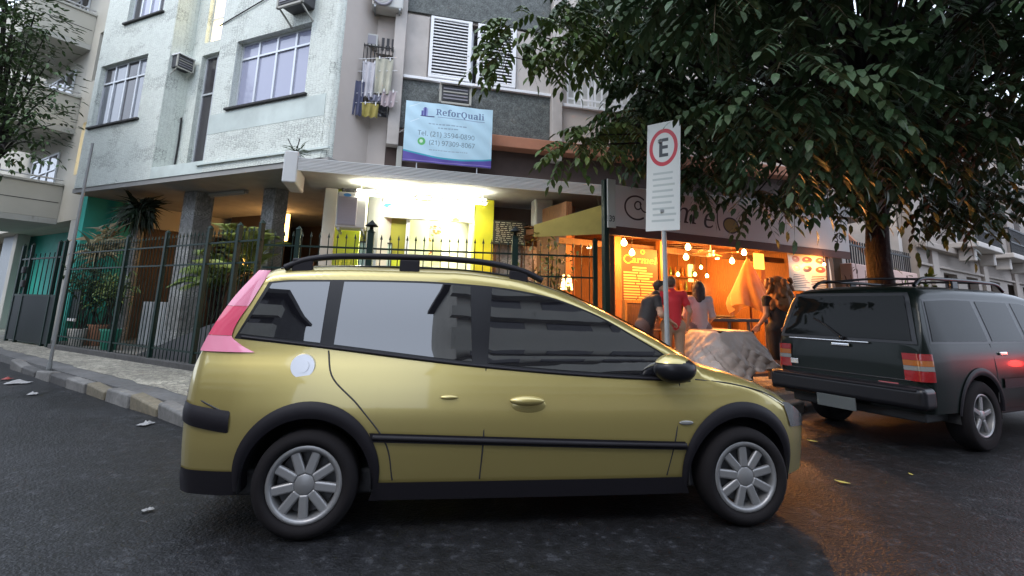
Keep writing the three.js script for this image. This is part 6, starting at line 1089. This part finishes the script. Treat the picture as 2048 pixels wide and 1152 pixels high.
  person({ label: 'person in black with a big head of curly hair standing beside the dark utility car', pos: at(1556, 8.5), turn: 0.0, skin: SKIN, top: [0.016, 0.013, 0.014], legs: [0.40, 0.24, 0.18], dress: true, bare: true, sleeve: 0.35, hairC: [0.22, 0.09, 0.03], shoes: [0.05, 0.03, 0.02],
    hair: H => { const r = rng(77), b = [[H(0, 0.08, -0.03), H(0, 0.06, 0.01), 0.13, 0.11], [H(0, 0.0, -0.07), H(0, -0.26, -0.1), 0.15, 0.15]]; for (let i = 0; i < 70; i++) { const a = r() * 6.28, y = 0.16 - r() * 0.50, q = 0.13 + 0.05 * Math.sin((y + 0.35) * 4); const p = H(Math.cos(a) * q, y, Math.sin(a) * q * 0.9 - 0.06); if (Math.sin(a) > 0.55 && y < 0.1 && y > -0.14) continue; b.push([p, H(Math.cos(a) * (q + 0.03), y - 0.04, Math.sin(a) * (q + 0.02) * 0.9 - 0.06), 0.04, 0.03]); } return b; },
    j: { pelvis: [0, 0.96, 0], chest: [0.01, 1.28, -0.02], neck: [0.02, 1.46, -0.03], head: [0.02, 1.60, -0.05], face: [-0.35, -0.1, -1], hips: [[-0.09, 0.93, 0], [0.09, 0.93, 0]], legs: [[[-0.09, 0.91, 0], [-0.08, 0.5, -0.02], [-0.07, 0.07, 0.03], [-0.09, 0.035, -0.11]], [[0.1, 0.91, 0], [0.12, 0.5, 0.02], [0.12, 0.07, 0.05], [0.14, 0.035, -0.08]]], arms: [[[-0.17, 1.41, -0.04], [-0.2, 1.15, 0.0], [-0.3, 0.97, -0.1]], [[0.19, 1.41, -0.02], [0.27, 1.14, 0.08], [0.02, 0.98, 0.22]]], palm: [[0, 0.5, 1], [0, 0.3, 1]] } });
}

// ================================================================ trees and plants
class Leaves {
  constructor() { this.P = []; this.C = []; }
  tri(a, b, c, col) { this.P.push(a.x, a.y, a.z, b.x, b.y, b.z, c.x, c.y, c.z); for (let i = 0; i < 3; i++) this.C.push(col[0], col[1], col[2]); }
  leaf(b, d, up, len, w, col, bend = 0.12) {   // folded pointed leaf, four faces
    const s = d.clone().cross(up); if (s.lengthSq() < 1e-6) s.set(1, 0, 0); s.normalize(); const n = s.clone().cross(d).normalize();
    const m1 = b.clone().addScaledVector(d, len * 0.45).addScaledVector(n, len * 0.03), tip = b.clone().addScaledVector(d, len).addScaledVector(n, -len * bend), P = (f, k) => b.clone().addScaledVector(d, len * f).addScaledVector(s, k * w / 2).addScaledVector(n, w * 0.12 - len * bend * f * f), l1 = P(0.22, 0.82), l2 = P(0.62, 0.86), r1 = P(0.22, -0.82), r2 = P(0.62, -0.86);
    this.tri(b, l1, m1, col); this.tri(m1, l1, l2, col); this.tri(m1, l2, tip, col); this.tri(b, m1, r1, col); this.tri(m1, r2, r1, col); this.tri(m1, tip, r2, col);
  }
  build(name, m, parent) { const g = new THREE.BufferGeometry(); g.setAttribute('position', new THREE.Float32BufferAttribute(this.P, 3)); g.setAttribute('color', new THREE.Float32BufferAttribute(this.C, 3)); g.computeVertexNormals(); const o = new THREE.Mesh(g, m); o.name = name; o.castShadow = o.receiveShadow = true; parent.add(o); return o; }
}
const leafM = mat([1, 1, 1], { vertexColors: true, roughness: 0.5, transmission: 0.22, thickness: 0, specularIntensity: 0.6 });
function tint(r, c, k = 0.35) { const f = 1 + (r() - 0.5) * 2 * k, y = 1 + (r() - 0.5) * 0.3; return [c[0] * f * y, c[1] * f, c[2] * f]; }
function rdir(r) { const z = r() * 2 - 1, a = r() * 6.2832, q = Math.sqrt(1 - z * z); return V(q * Math.cos(a), z, q * Math.sin(a)); }
function pinnate(L, r, p, d, len, pairs, ll, lw, col, sag = 0.5) {   // compound leaf with paired leaflets along a sagging stalk
  const up = V(0, 1, 0), pt = t => p.clone().addScaledVector(d, len * t).addScaledVector(up, -sag * len * t * t);
  const side = d.clone().cross(up).normalize(); if (!isFinite(side.x) || side.lengthSq() < 0.1) side.set(1, 0, 0);
  for (let i = 0; i < pairs; i++) { const t = 0.25 + 0.7 * i / pairs, q = pt(t), tg = pt(t + 0.02).sub(q).normalize(), c = tint(r, col, 0.25); for (const s of [1, -1]) { const ld = tg.clone().multiplyScalar(0.45).addScaledVector(side, s * 0.9).addScaledVector(up, -0.35 - 0.3 * r()).normalize(); L.leaf(q, ld, up, ll * (0.8 + 0.4 * r()), lw, c); } }
  L.leaf(pt(0.95), pt(1).sub(pt(0.9)).normalize(), V(0.2, 1, 0.1).normalize(), ll, lw, tint(r, col, 0.25));
  L.tri(p, pt(0.5).addScaledVector(side, 0.006), pt(0.5).addScaledVector(side, -0.006), [0.06, 0.04, 0.02]); L.tri(pt(0.5).addScaledVector(side, 0.006), pt(1), pt(0.5).addScaledVector(side, -0.006), [0.06, 0.04, 0.02]);
}
const barkM = mat([0.045, 0.03, 0.024], { map: T.bark, roughness: 0.9, bumpMap: T.bump, bumpScale: 0.03 });
{
  // ---------------- the big street tree
  const r = rng(2024), base = V(6.95, PAVE, -9.4), t = thing('street_tree', 'large dark leafy street tree rising behind the utility car', 'tree', base.clone());
  const W = p => p.clone().sub(base);
  const fork = V(6.85, 3.3, -9.2);
  obj('trunk', [taperTube([base.clone().setY(0.0), V(6.98, 1.2, -9.38), V(6.86, 2.3, -9.3), fork, V(6.6, 4.2, -8.9)].map(W), 0.26, 0.15, 12, 16), taperTube([base.clone().setY(PAVE - 0.05), base.clone().setY(0.5)].map(W), 0.36, 0.25, 12, 3)], barkM, t);
  const C = V(5.1, 6.7, -7.2), Rd = V(5.0, 3.7, 4.4), L = new Leaves(), limbs = [], col = [0.040, 0.075, 0.030];
  const clumps = [];
  while (clumps.length < 215) { const d = rdir(r).multiplyScalar(Math.cbrt(0.12 + 0.88 * r())), p = V(C.x + d.x * Rd.x, C.y + d.y * Rd.y, C.z + d.z * Rd.z), q = -p.z; if (q < 2.6) continue; if (p.y < 3.3 + 0.25 * r()) continue; const [sx, sy] = toPixel(p); if (sx > 1200 && sx < 1440 && sy > 150 && q < 7.6) continue; if (sx > 1330 && sx < 1720 && sy > 255) continue; if (sx < 1230 && sy > 70 || sx < 1130) continue; clumps.push(p); }
  // low hanging sprays, placed where boughs droop
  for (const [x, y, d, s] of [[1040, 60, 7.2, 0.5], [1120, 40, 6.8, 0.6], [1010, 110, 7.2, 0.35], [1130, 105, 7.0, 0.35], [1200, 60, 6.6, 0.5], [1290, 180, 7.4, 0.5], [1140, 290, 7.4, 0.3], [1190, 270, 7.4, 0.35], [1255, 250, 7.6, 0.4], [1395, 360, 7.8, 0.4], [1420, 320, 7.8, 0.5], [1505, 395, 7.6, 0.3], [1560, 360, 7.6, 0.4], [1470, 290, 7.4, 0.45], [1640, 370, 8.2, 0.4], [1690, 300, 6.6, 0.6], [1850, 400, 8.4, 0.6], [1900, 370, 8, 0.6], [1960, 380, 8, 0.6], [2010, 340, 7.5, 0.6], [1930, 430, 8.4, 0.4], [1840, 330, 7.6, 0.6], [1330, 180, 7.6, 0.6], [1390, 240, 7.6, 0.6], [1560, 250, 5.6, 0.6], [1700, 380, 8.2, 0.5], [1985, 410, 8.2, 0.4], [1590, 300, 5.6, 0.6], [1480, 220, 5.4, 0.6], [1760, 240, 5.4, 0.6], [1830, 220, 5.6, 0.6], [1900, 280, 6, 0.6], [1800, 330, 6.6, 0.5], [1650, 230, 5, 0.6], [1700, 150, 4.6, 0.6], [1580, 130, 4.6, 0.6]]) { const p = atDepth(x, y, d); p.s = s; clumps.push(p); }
  for (const p of clumps) {
    const skyLitTint = p.s && toPixel(p)[0] < 1270, s = p.s ?? 0.75, n = p.s ? Math.round(30 * s + 4) : 26;  // left sprays: sky light from the front painted in as a lighter leaf colour
    for (let i = 0; i < n; i++) { const o = rdir(r), q = p.clone().addScaledVector(o, s * 0.55 * Math.cbrt(r())), d = V(o.x, o.y * 0.4 - 0.25, o.z).normalize(); pinnate(L, r, q, d, 0.40 + 0.2 * r(), 4, 0.18, 0.078, skyLitTint ? [0.075, 0.12, 0.03] : col, 0.4); }
    const a = fork.clone().lerp(V(6.4, 4.6, -8.6), r()), m = a.clone().lerp(p, 0.5).add(V(0, 0.5 + r() * 0.4, 0));
    limbs.push(taperTube([a, m, p].map(W), 0.035 + 0.03 * r(), 0.008, 5, 7));
  }
  for (const e of [V(3.2, 5.6, -6.6), V(5.4, 6.6, -5.2), V(8.2, 6.4, -7.6), V(7.4, 7.4, -9.8), V(4.4, 6.8, -8.8), V(9.4, 5.2, -10.2)]) limbs.push(taperTube([fork.clone().add(V(0, -0.2, 0)), fork.clone().lerp(e, 0.45).add(V(0, 0.4, 0)), e].map(W), 0.13, 0.03, 8, 10));
  obj('limb', limbs, barkM, t).userData.kind = 'stuff';
  for (let i = 0; i < L.P.length; i += 3) { L.P[i] -= base.x; L.P[i + 1] -= base.y; L.P[i + 2] -= base.z; }
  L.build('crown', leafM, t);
}
{
  // ---------------- small-leaved tree at the left
  const r = rng(515), base = V(-13.5, PAVE, -12.75), t = thing('street_tree', 'small leaved green tree whose boughs hang before the cream balconies', 'tree', base.clone()), W = p => p.clone().sub(base), L = new Leaves(), limbs = [], col = [0.06, 0.10, 0.035];
  obj('trunk', taperTube([V(0, -PAVE, 0), V(0.05, 1.4, 0.05), V(0.15, 3.0, 0.2), V(0.5, 4.4, 0.6)], 0.2, 0.11, 10, 12), barkM, t);
  const spots = []; for (let i = 0; i < 58; i++) { const p = atDepth(-110 + r() * 180, -110 + r() * 360, 10 + r() * 1.8); spots.push(p); }
  for (const [x, y] of [[105, 250], [85, 290], [110, 180], [100, 120], [70, 30], [95, 60], [40, 285], [10, 300]]) spots.push(atDepth(x, y, 10.4));
  for (const p of spots) { const n = 48; for (let i = 0; i < n; i++) { const o = rdir(r), q = p.clone().addScaledVector(o, 0.6 * Math.cbrt(r())), d = V(o.x, o.y * 0.5 - 0.2, o.z).normalize(), c = tint(r, col, 0.4); L.leaf(W(q), d, V(0, 1, 0), 0.13 + 0.05 * r(), 0.065, c); L.leaf(W(q), V(-d.z, d.y, d.x), V(0, 1, 0), 0.11, 0.06, c); } const a = V(-13.0, 4.5, -12.1); limbs.push(taperTube([a, a.clone().lerp(p, 0.5).add(V(0, 0.3, 0)), p].map(W), 0.04, 0.008, 5, 6)); }
  obj('limb', limbs, barkM, t).userData.kind = 'stuff';
  L.build('crown', leafM, t);
}
function potted(F, px, py, n, o) {   // arching palm or tufted plant in a pot
  const r = rng(o.seed), [s] = F.hit(px, py, n), p = F.at(s, PAVE + 0.01, n), t = thing(o.name, o.label, 'plant', p), L = new Leaves();
  const ph = o.potH ?? 0.36;
  if (o.pot) obj('pot', lathe([[0, 0], [0.14, 0], [0.2, ph * 0.9], [0.22, ph], [0.18, ph], [0.17, ph * 0.85], [0, ph * 0.85]], 18).scale(o.potS ?? 1, 1, o.potS ?? 1), o.pot, t);
  const stems = [], y0 = o.pot ? ph * 0.85 : 0;
  for (let k = 0; k < o.stems; k++) {
    const b = V((r() - 0.5) * 0.2, y0, (r() - 0.5) * 0.2), tp = V(b.x + (r() - 0.5) * o.lean, y0 + o.h * (0.8 + 0.4 * r()), b.z + (r() - 0.5) * o.lean); stems.push(taperTube([b, b.clone().lerp(tp, 0.5), tp], o.sr ?? 0.018, (o.sr ?? 0.018) * 0.7, 6, 5));
    for (let i = 0; i < o.fronds; i++) {
      const a = r() * 6.2832, el = o.el0 + (o.el1 - o.el0) * r(), d = V(Math.cos(a) * Math.cos(el), Math.sin(el), Math.sin(a) * Math.cos(el));
      if (o.kind === 'palm') { const n2 = 22, len = o.len * (0.75 + 0.5 * r()), pt = u => tp.clone().addScaledVector(d, len * u).add(V(0, -o.sag * len * u * u, 0)), sd = d.clone().cross(V(0, 1, 0)).normalize(); for (let q = 2; q < n2; q++) { const u = q / n2, c = tint(r, o.col, 0.3), tg = pt(u + 0.02).sub(pt(u)).normalize(); for (const sgn of [1, -1]) L.leaf(pt(u), tg.clone().multiplyScalar(1.1).addScaledVector(sd, sgn).add(V(0, 0.12 - 0.3 * u, 0)).normalize(), V(0, 1, 0), len * 0.32 * Math.sin(Math.PI * (0.15 + 0.8 * u)), 0.022, c, 0.25); } stems.push(taperTube([tp, pt(0.5), pt(1)], 0.008, 0.003, 4, 6)); }
      else L.leaf(tp.clone().add(V((r() - 0.5) * o.spread, (r() - 0.5) * o.spread, (r() - 0.5) * o.spread)), d, V(0, 1, 0), o.len * (0.6 + 0.7 * r()), o.w, tint(r, o.col, 0.4), o.sag);
    }
  }
  obj('stem', stems, o.stemM ?? barkM, t).userData.kind = 'stuff';
  L.build('foliage', leafM, t); return t;
}
{
  const G = [0.13, 0.19, 0.03], D = [0.02, 0.035, 0.018], Y = [0.22, 0.26, 0.05];
  potted(FA, 478, 600, -0.6, { name: 'areca_palm', label: 'yellow green areca palm arching beside the marbled column', seed: 1, pot: M.pot, stems: 7, h: 1.55, lean: 0.8, fronds: 4, el0: 0.7, el1: 1.45, kind: 'palm', len: 1.25, sag: 0.5, col: Y });
  potted(FA, 432, 600, -0.4, { name: 'areca_palm', label: 'green areca palm drooping between the square columns behind the fence', seed: 2, pot: M.pot, stems: 6, h: 1.15, lean: 0.8, fronds: 4, el0: 0.6, el1: 1.4, kind: 'palm', len: 1.2, sag: 0.6, col: G });
  potted(FA, 566, 600, -0.3, { name: 'areca_palm', label: 'small green areca palm between the marbled column and the shop', seed: 3, pot: M.potGreen, stems: 4, h: 0.8, lean: 0.5, fronds: 4, el0: 0.4, el1: 1.3, kind: 'palm', len: 0.7, sag: 0.8, col: G });
  potted(FF1, 178, 640, -0.7, { name: 'dracaena', label: 'tall pale dried dracaena in a terracotta pot near the teal wall', seed: 4, pot: M.pot, stems: 3, h: 2.35, lean: 0.5, fronds: 42, el0: -0.3, el1: 1.4, kind: 'blade', len: 0.55, w: 0.035, sag: 0.5, spread: 0.35, col: [0.26, 0.22, 0.12] });
  potted(FF1, 205, 640, -0.9, { name: 'leafy_shrub', label: 'bushy green shrub in a terracotta pot behind the fence', seed: 5, pot: M.pot, potH: 0.5, potS: 1.3, stems: 6, h: 0.75, lean: 0.7, fronds: 60, el0: -0.5, el1: 1.4, kind: 'leaf', len: 0.2, w: 0.06, sag: 0.3, spread: 0.5, col: [0.07, 0.11, 0.025] });
  potted(FF1, 226, 640, -0.6, { name: 'leafy_shrub', label: 'small light green shrub in a green pot behind the fence', seed: 6, pot: M.potGreen, potH: 0.45, stems: 5, h: 0.9, lean: 0.5, fronds: 40, el0: -0.4, el1: 1.4, kind: 'leaf', len: 0.2, w: 0.05, sag: 0.3, spread: 0.45, col: [0.11, 0.15, 0.04] });
  potted(FF1, 160, 640, -0.5, { name: 'leafy_shrub', label: 'low dark green shrub in a pale pot beside the dark framed panel', seed: 16, pot: M.potWhite, potH: 0.4, stems: 4, h: 1.2, lean: 0.5, fronds: 40, el0: -0.4, el1: 1.4, kind: 'leaf', len: 0.22, w: 0.05, sag: 0.4, spread: 0.6, col: [0.05, 0.075, 0.03] });
  potted(FF1, 246, 630, -1.3, { name: 'dragon_tree', label: 'dark tufted dragon tree on a pale slender trunk under the overhang', seed: 7, stems: 1, h: 3.1, lean: 0.05, sr: 0.07, stemM: M.column, fronds: 260, el0: -0.9, el1: 1.4, kind: 'blade', len: 0.55, w: 0.045, sag: 0.6, spread: 0.35, col: D });
  potted(FF2, 1085, 600, -0.9, { name: 'climbing_plant', label: 'straggling green climber on the wall between the shop and the restaurant', seed: 8, stems: 6, h: 1.9, lean: 0.6, fronds: 26, el0: -0.9, el1: 0.6, kind: 'leaf', len: 0.14, w: 0.06, sag: 0.3, spread: 0.7, col: [0.07, 0.10, 0.02] });
  // plant sprouting on the canopy corner
  const q = FB.at(-2.05, CAN1 + 0.12, CANN - 0.2), r = rng(9), L = new Leaves(), cp = thing('canopy_weed', 'weed sprouting on the white ribbed canopy corner', 'plant', q);
  for (let i = 0; i < 40; i++) { const d = rdir(r); d.y = Math.abs(d.y) * 0.3 - 0.1; L.leaf(V((r() - 0.5) * 0.25, r() * 0.12, (r() - 0.5) * 0.2), d.normalize(), V(0, 1, 0), 0.16 + r() * 0.12, 0.035, tint(r, [0.05, 0.08, 0.03])); } L.build('foliage', leafM, cp); obj('stem', [rod(V(0, 0, 0), V(0.05, 0.3, 0), 0.01), rod(V(0, 0, 0), V(-0.15, 0.28, 0.05), 0.008)], barkM, cp);
  // shrub and dry stalks by the trunk
  const bp = atDepth(1815, 545, 9.6), bs = thing('leafy_bush', 'broad leaved green bush beside the street tree trunk', 'bush', V(bp.x, PAVE, bp.z)), LB = new Leaves(), st = [];
  for (let i = 0; i < 16; i++) { const a = r() * 6.28, e = V(Math.cos(a) * (0.2 + 0.5 * r()), 1.3 + 0.75 * r(), Math.sin(a) * (0.2 + 0.4 * r())); st.push(taperTube([V(0, 0, 0), e.clone().multiplyScalar(0.5).add(V(0, 0.15, 0)), e], 0.02, 0.008, 5, 6)); for (let k = 0; k < 34; k++) LB.leaf(e.clone().multiplyScalar(0.55 + 0.45 * r()).addScaledVector(rdir(r), 0.22 * r()), rdir(r), V(0, 1, 0), 0.16 + 0.08 * r(), 0.08, tint(r, [0.10, 0.16, 0.02], 0.5)); }
  obj('stem', st, barkM, bs).userData.kind = 'stuff'; LB.build('foliage', leafM, bs);
  const dp = atDepth(1728, 560, 9.9), ds = thing('dry_shrub', 'sparse dark twiggy shrub in front of the pinkish wall', 'bush', V(dp.x, PAVE, dp.z)), LD = new Leaves(), sd = [];
  for (let i = 0; i < 18; i++) { const e = V((r() - 0.5) * 0.8, 1.4 + 0.8 * r(), (r() - 0.5) * 0.4); sd.push(taperTube([V(e.x * 0.3, 0, 0), e.clone().multiplyScalar(0.6), e], 0.012, 0.005, 4, 5)); for (let k = 0; k < 12; k++) LD.leaf(e.clone().multiplyScalar(0.5 + 0.5 * r()), rdir(r), V(0, 1, 0), 0.16, 0.03, tint(r, [0.03, 0.03, 0.02])); }
  obj('stem', sd, barkM, ds).userData.kind = 'stuff'; LD.build('foliage', leafM, ds);
}

// ================================================================ street furniture and litter
{
  // parking sign on a pole by the kerb
  const p = atDepth(1332, 600, 6.75), t = thing('parking_sign', 'tall white parking sign with a red ringed E on a grey pole', 'sign', V(p.x, 0, p.z), 0), d = 6.75;
  const y1 = atDepth(1325, 248, d).y, y0 = atDepth(1328, 462, d).y, H = y1 - y0, W = 0.50;
  const art = canvasTex(256, 704, (c, w, h) => { c.fillStyle = '#d9dcd8'; c.fillRect(0, 0, w, h); c.strokeStyle = '#c4182c'; c.lineWidth = 26; c.beginPath(); c.ellipse(128, 168, 96, 110, 0, 0, 7); c.stroke(); c.fillStyle = '#23282b'; c.font = 'bold 170px sans-serif'; c.textAlign = 'center'; c.fillText('E', 128, 230); const q = rng(3); c.fillStyle = '#b4bcb9'; for (let i = 0; i < 9; i++) c.fillRect(40 + q() * 16, 330 + i * 38, 150 + q() * 30, 14); });
  const pl = sub('plate', t); pl.position.set(0, (y0 + y1) / 2, 0.045); pl.rotation.set(0, -44 * R, -2.5 * R);
  obj('face', new THREE.PlaneGeometry(W, H).translate(0, 0, 0.006), mat([0.8, 0.8, 0.8], { map: art, roughness: 0.35 }), pl, true);
  obj('backing', rex(-W / 2, W / 2, -H / 2, H / 2, -0.006, 0.004, 0.004), M.galv, pl);
  obj('pole', rod(V(0, 0.05, 0), V(0, y1 - 0.1, 0), 0.032, 0.032, 14), M.galv, t);
  each('bracket', [ex(-0.05, 0.05, y0 + 0.25, y0 + 0.29, 0.0, 0.05), ex(-0.05, 0.05, y1 - 0.29, y1 - 0.25, 0.0, 0.05)], M.galv, t);
  // thin bare pole on the left pavement
  M.poleGrey = mat([0.16, 0.17, 0.17], { roughness: 0.6, metalness: 0.3 });
  const b = ground(98, 738, PAVE), top = atDepth(132, 285, -b.z).y, q = thing('slim_pole', 'slim grey metal pole standing on the mosaic pavement before the iron gate', 'pole', V(b.x, PAVE, b.z));
  obj('shaft', rod(V(0, -0.05, 0), V(0.02, top - PAVE, 0), 0.026, 0.022, 12), M.poleGrey, q);
  obj('collar', rod(V(0, 0, 0), V(0, 0.1, 0), 0.036, 0.032, 12), M.poleGrey, q);
}
{
  // overhead cables
  const mk = (a, b, sag, lb) => { const t = obj('overhead_cable', tube([a, a.clone().lerp(b, 0.5).add(V(0, -sag, 0)), b], 0.012, 5, 30), M.black); tag(t, lb, 'cable'); };
  mk(FB.at(B_END, 4.6, 0.1), FD.at(9, 5.2, 0.2), 0.25, 'black cable strung from the beige building to the townhouse');
}
{
  // scraps and fallen leaves on the road
  const r = rng(606), paper = mat([0.22, 0.22, 0.22], { roughness: 0.8 }), red = mat([0.2, 0.03, 0.025], { roughness: 0.7 });
  const scrap = (px, py, s, m, nm, lb, cat) => { const p = ground(px, py, 0.012), t = obj(nm, gridGeo(6, 5, (u, v) => [(u - 0.5) * s * (1 + 0.3 * (r() - 0.5)), 0.016 + 0.3 * s * r() * Math.sin(u * 3.1) * Math.sin(v * 3.1), (v - 0.5) * s * 0.7 * (1 + 0.3 * (r() - 0.5))]), m); t.position.copy(p).setY(0.0); t.rotation.y = r() * 6; tag(t, lb, cat); };
  scrap(36, 766, 0.28, paper, 'crumpled_bag', 'crumpled pale plastic bag in the gutter', 'litter'); scrap(14, 758, 0.15, red, 'crumpled_bag', 'small red scrap beside the plastic bag in the gutter', 'litter');
  scrap(292, 848, 0.14, paper, 'paper_scrap', 'white paper scrap lying against the kerb', 'litter'); scrap(66, 788, 0.14, paper, 'paper_scrap', 'white paper scrap in the gutter beside the crumpled bag', 'litter'); scrap(296, 1020, 0.06, paper, 'paper_scrap', 'tiny white scrap on the open asphalt behind the gold car', 'litter');
  const lm = mat([0.36, 0.32, 0.08], { roughness: 0.6 });
  const leaf = (px, py, s, lb) => { const p = ground(px, py), t = obj('fallen_leaf', gridGeo(6, 4, (u, v) => { const w = Math.sin(u * Math.PI) * 0.4 + 0.02; return [(u - 0.5) * s, 0.012 + 0.02 * s * Math.sin(v * 3) + 0.1 * s * (u - 0.5) ** 2, (v - 0.5) * s * w]; }), lm); t.position.copy(p); t.rotation.y = r() * 3; tag(t, lb, 'leaf', 'fallen leaves'); };
  leaf(1685, 967, 0.11, 'yellow fallen leaf on the asphalt behind the utility car'); leaf(1953, 857, 0.14, 'yellow fallen leaf beside the rear wheel of the utility car'); leaf(1625, 884, 0.1, 'yellow fallen leaf between the gold car and the utility car'); leaf(1822, 951, 0.06, 'tiny fallen leaf out on the open asphalt'); leaf(445, 988, 0.06, 'tiny fallen leaf on the asphalt near the gold car rear wheel');
}

renderer.render(scene, camera);
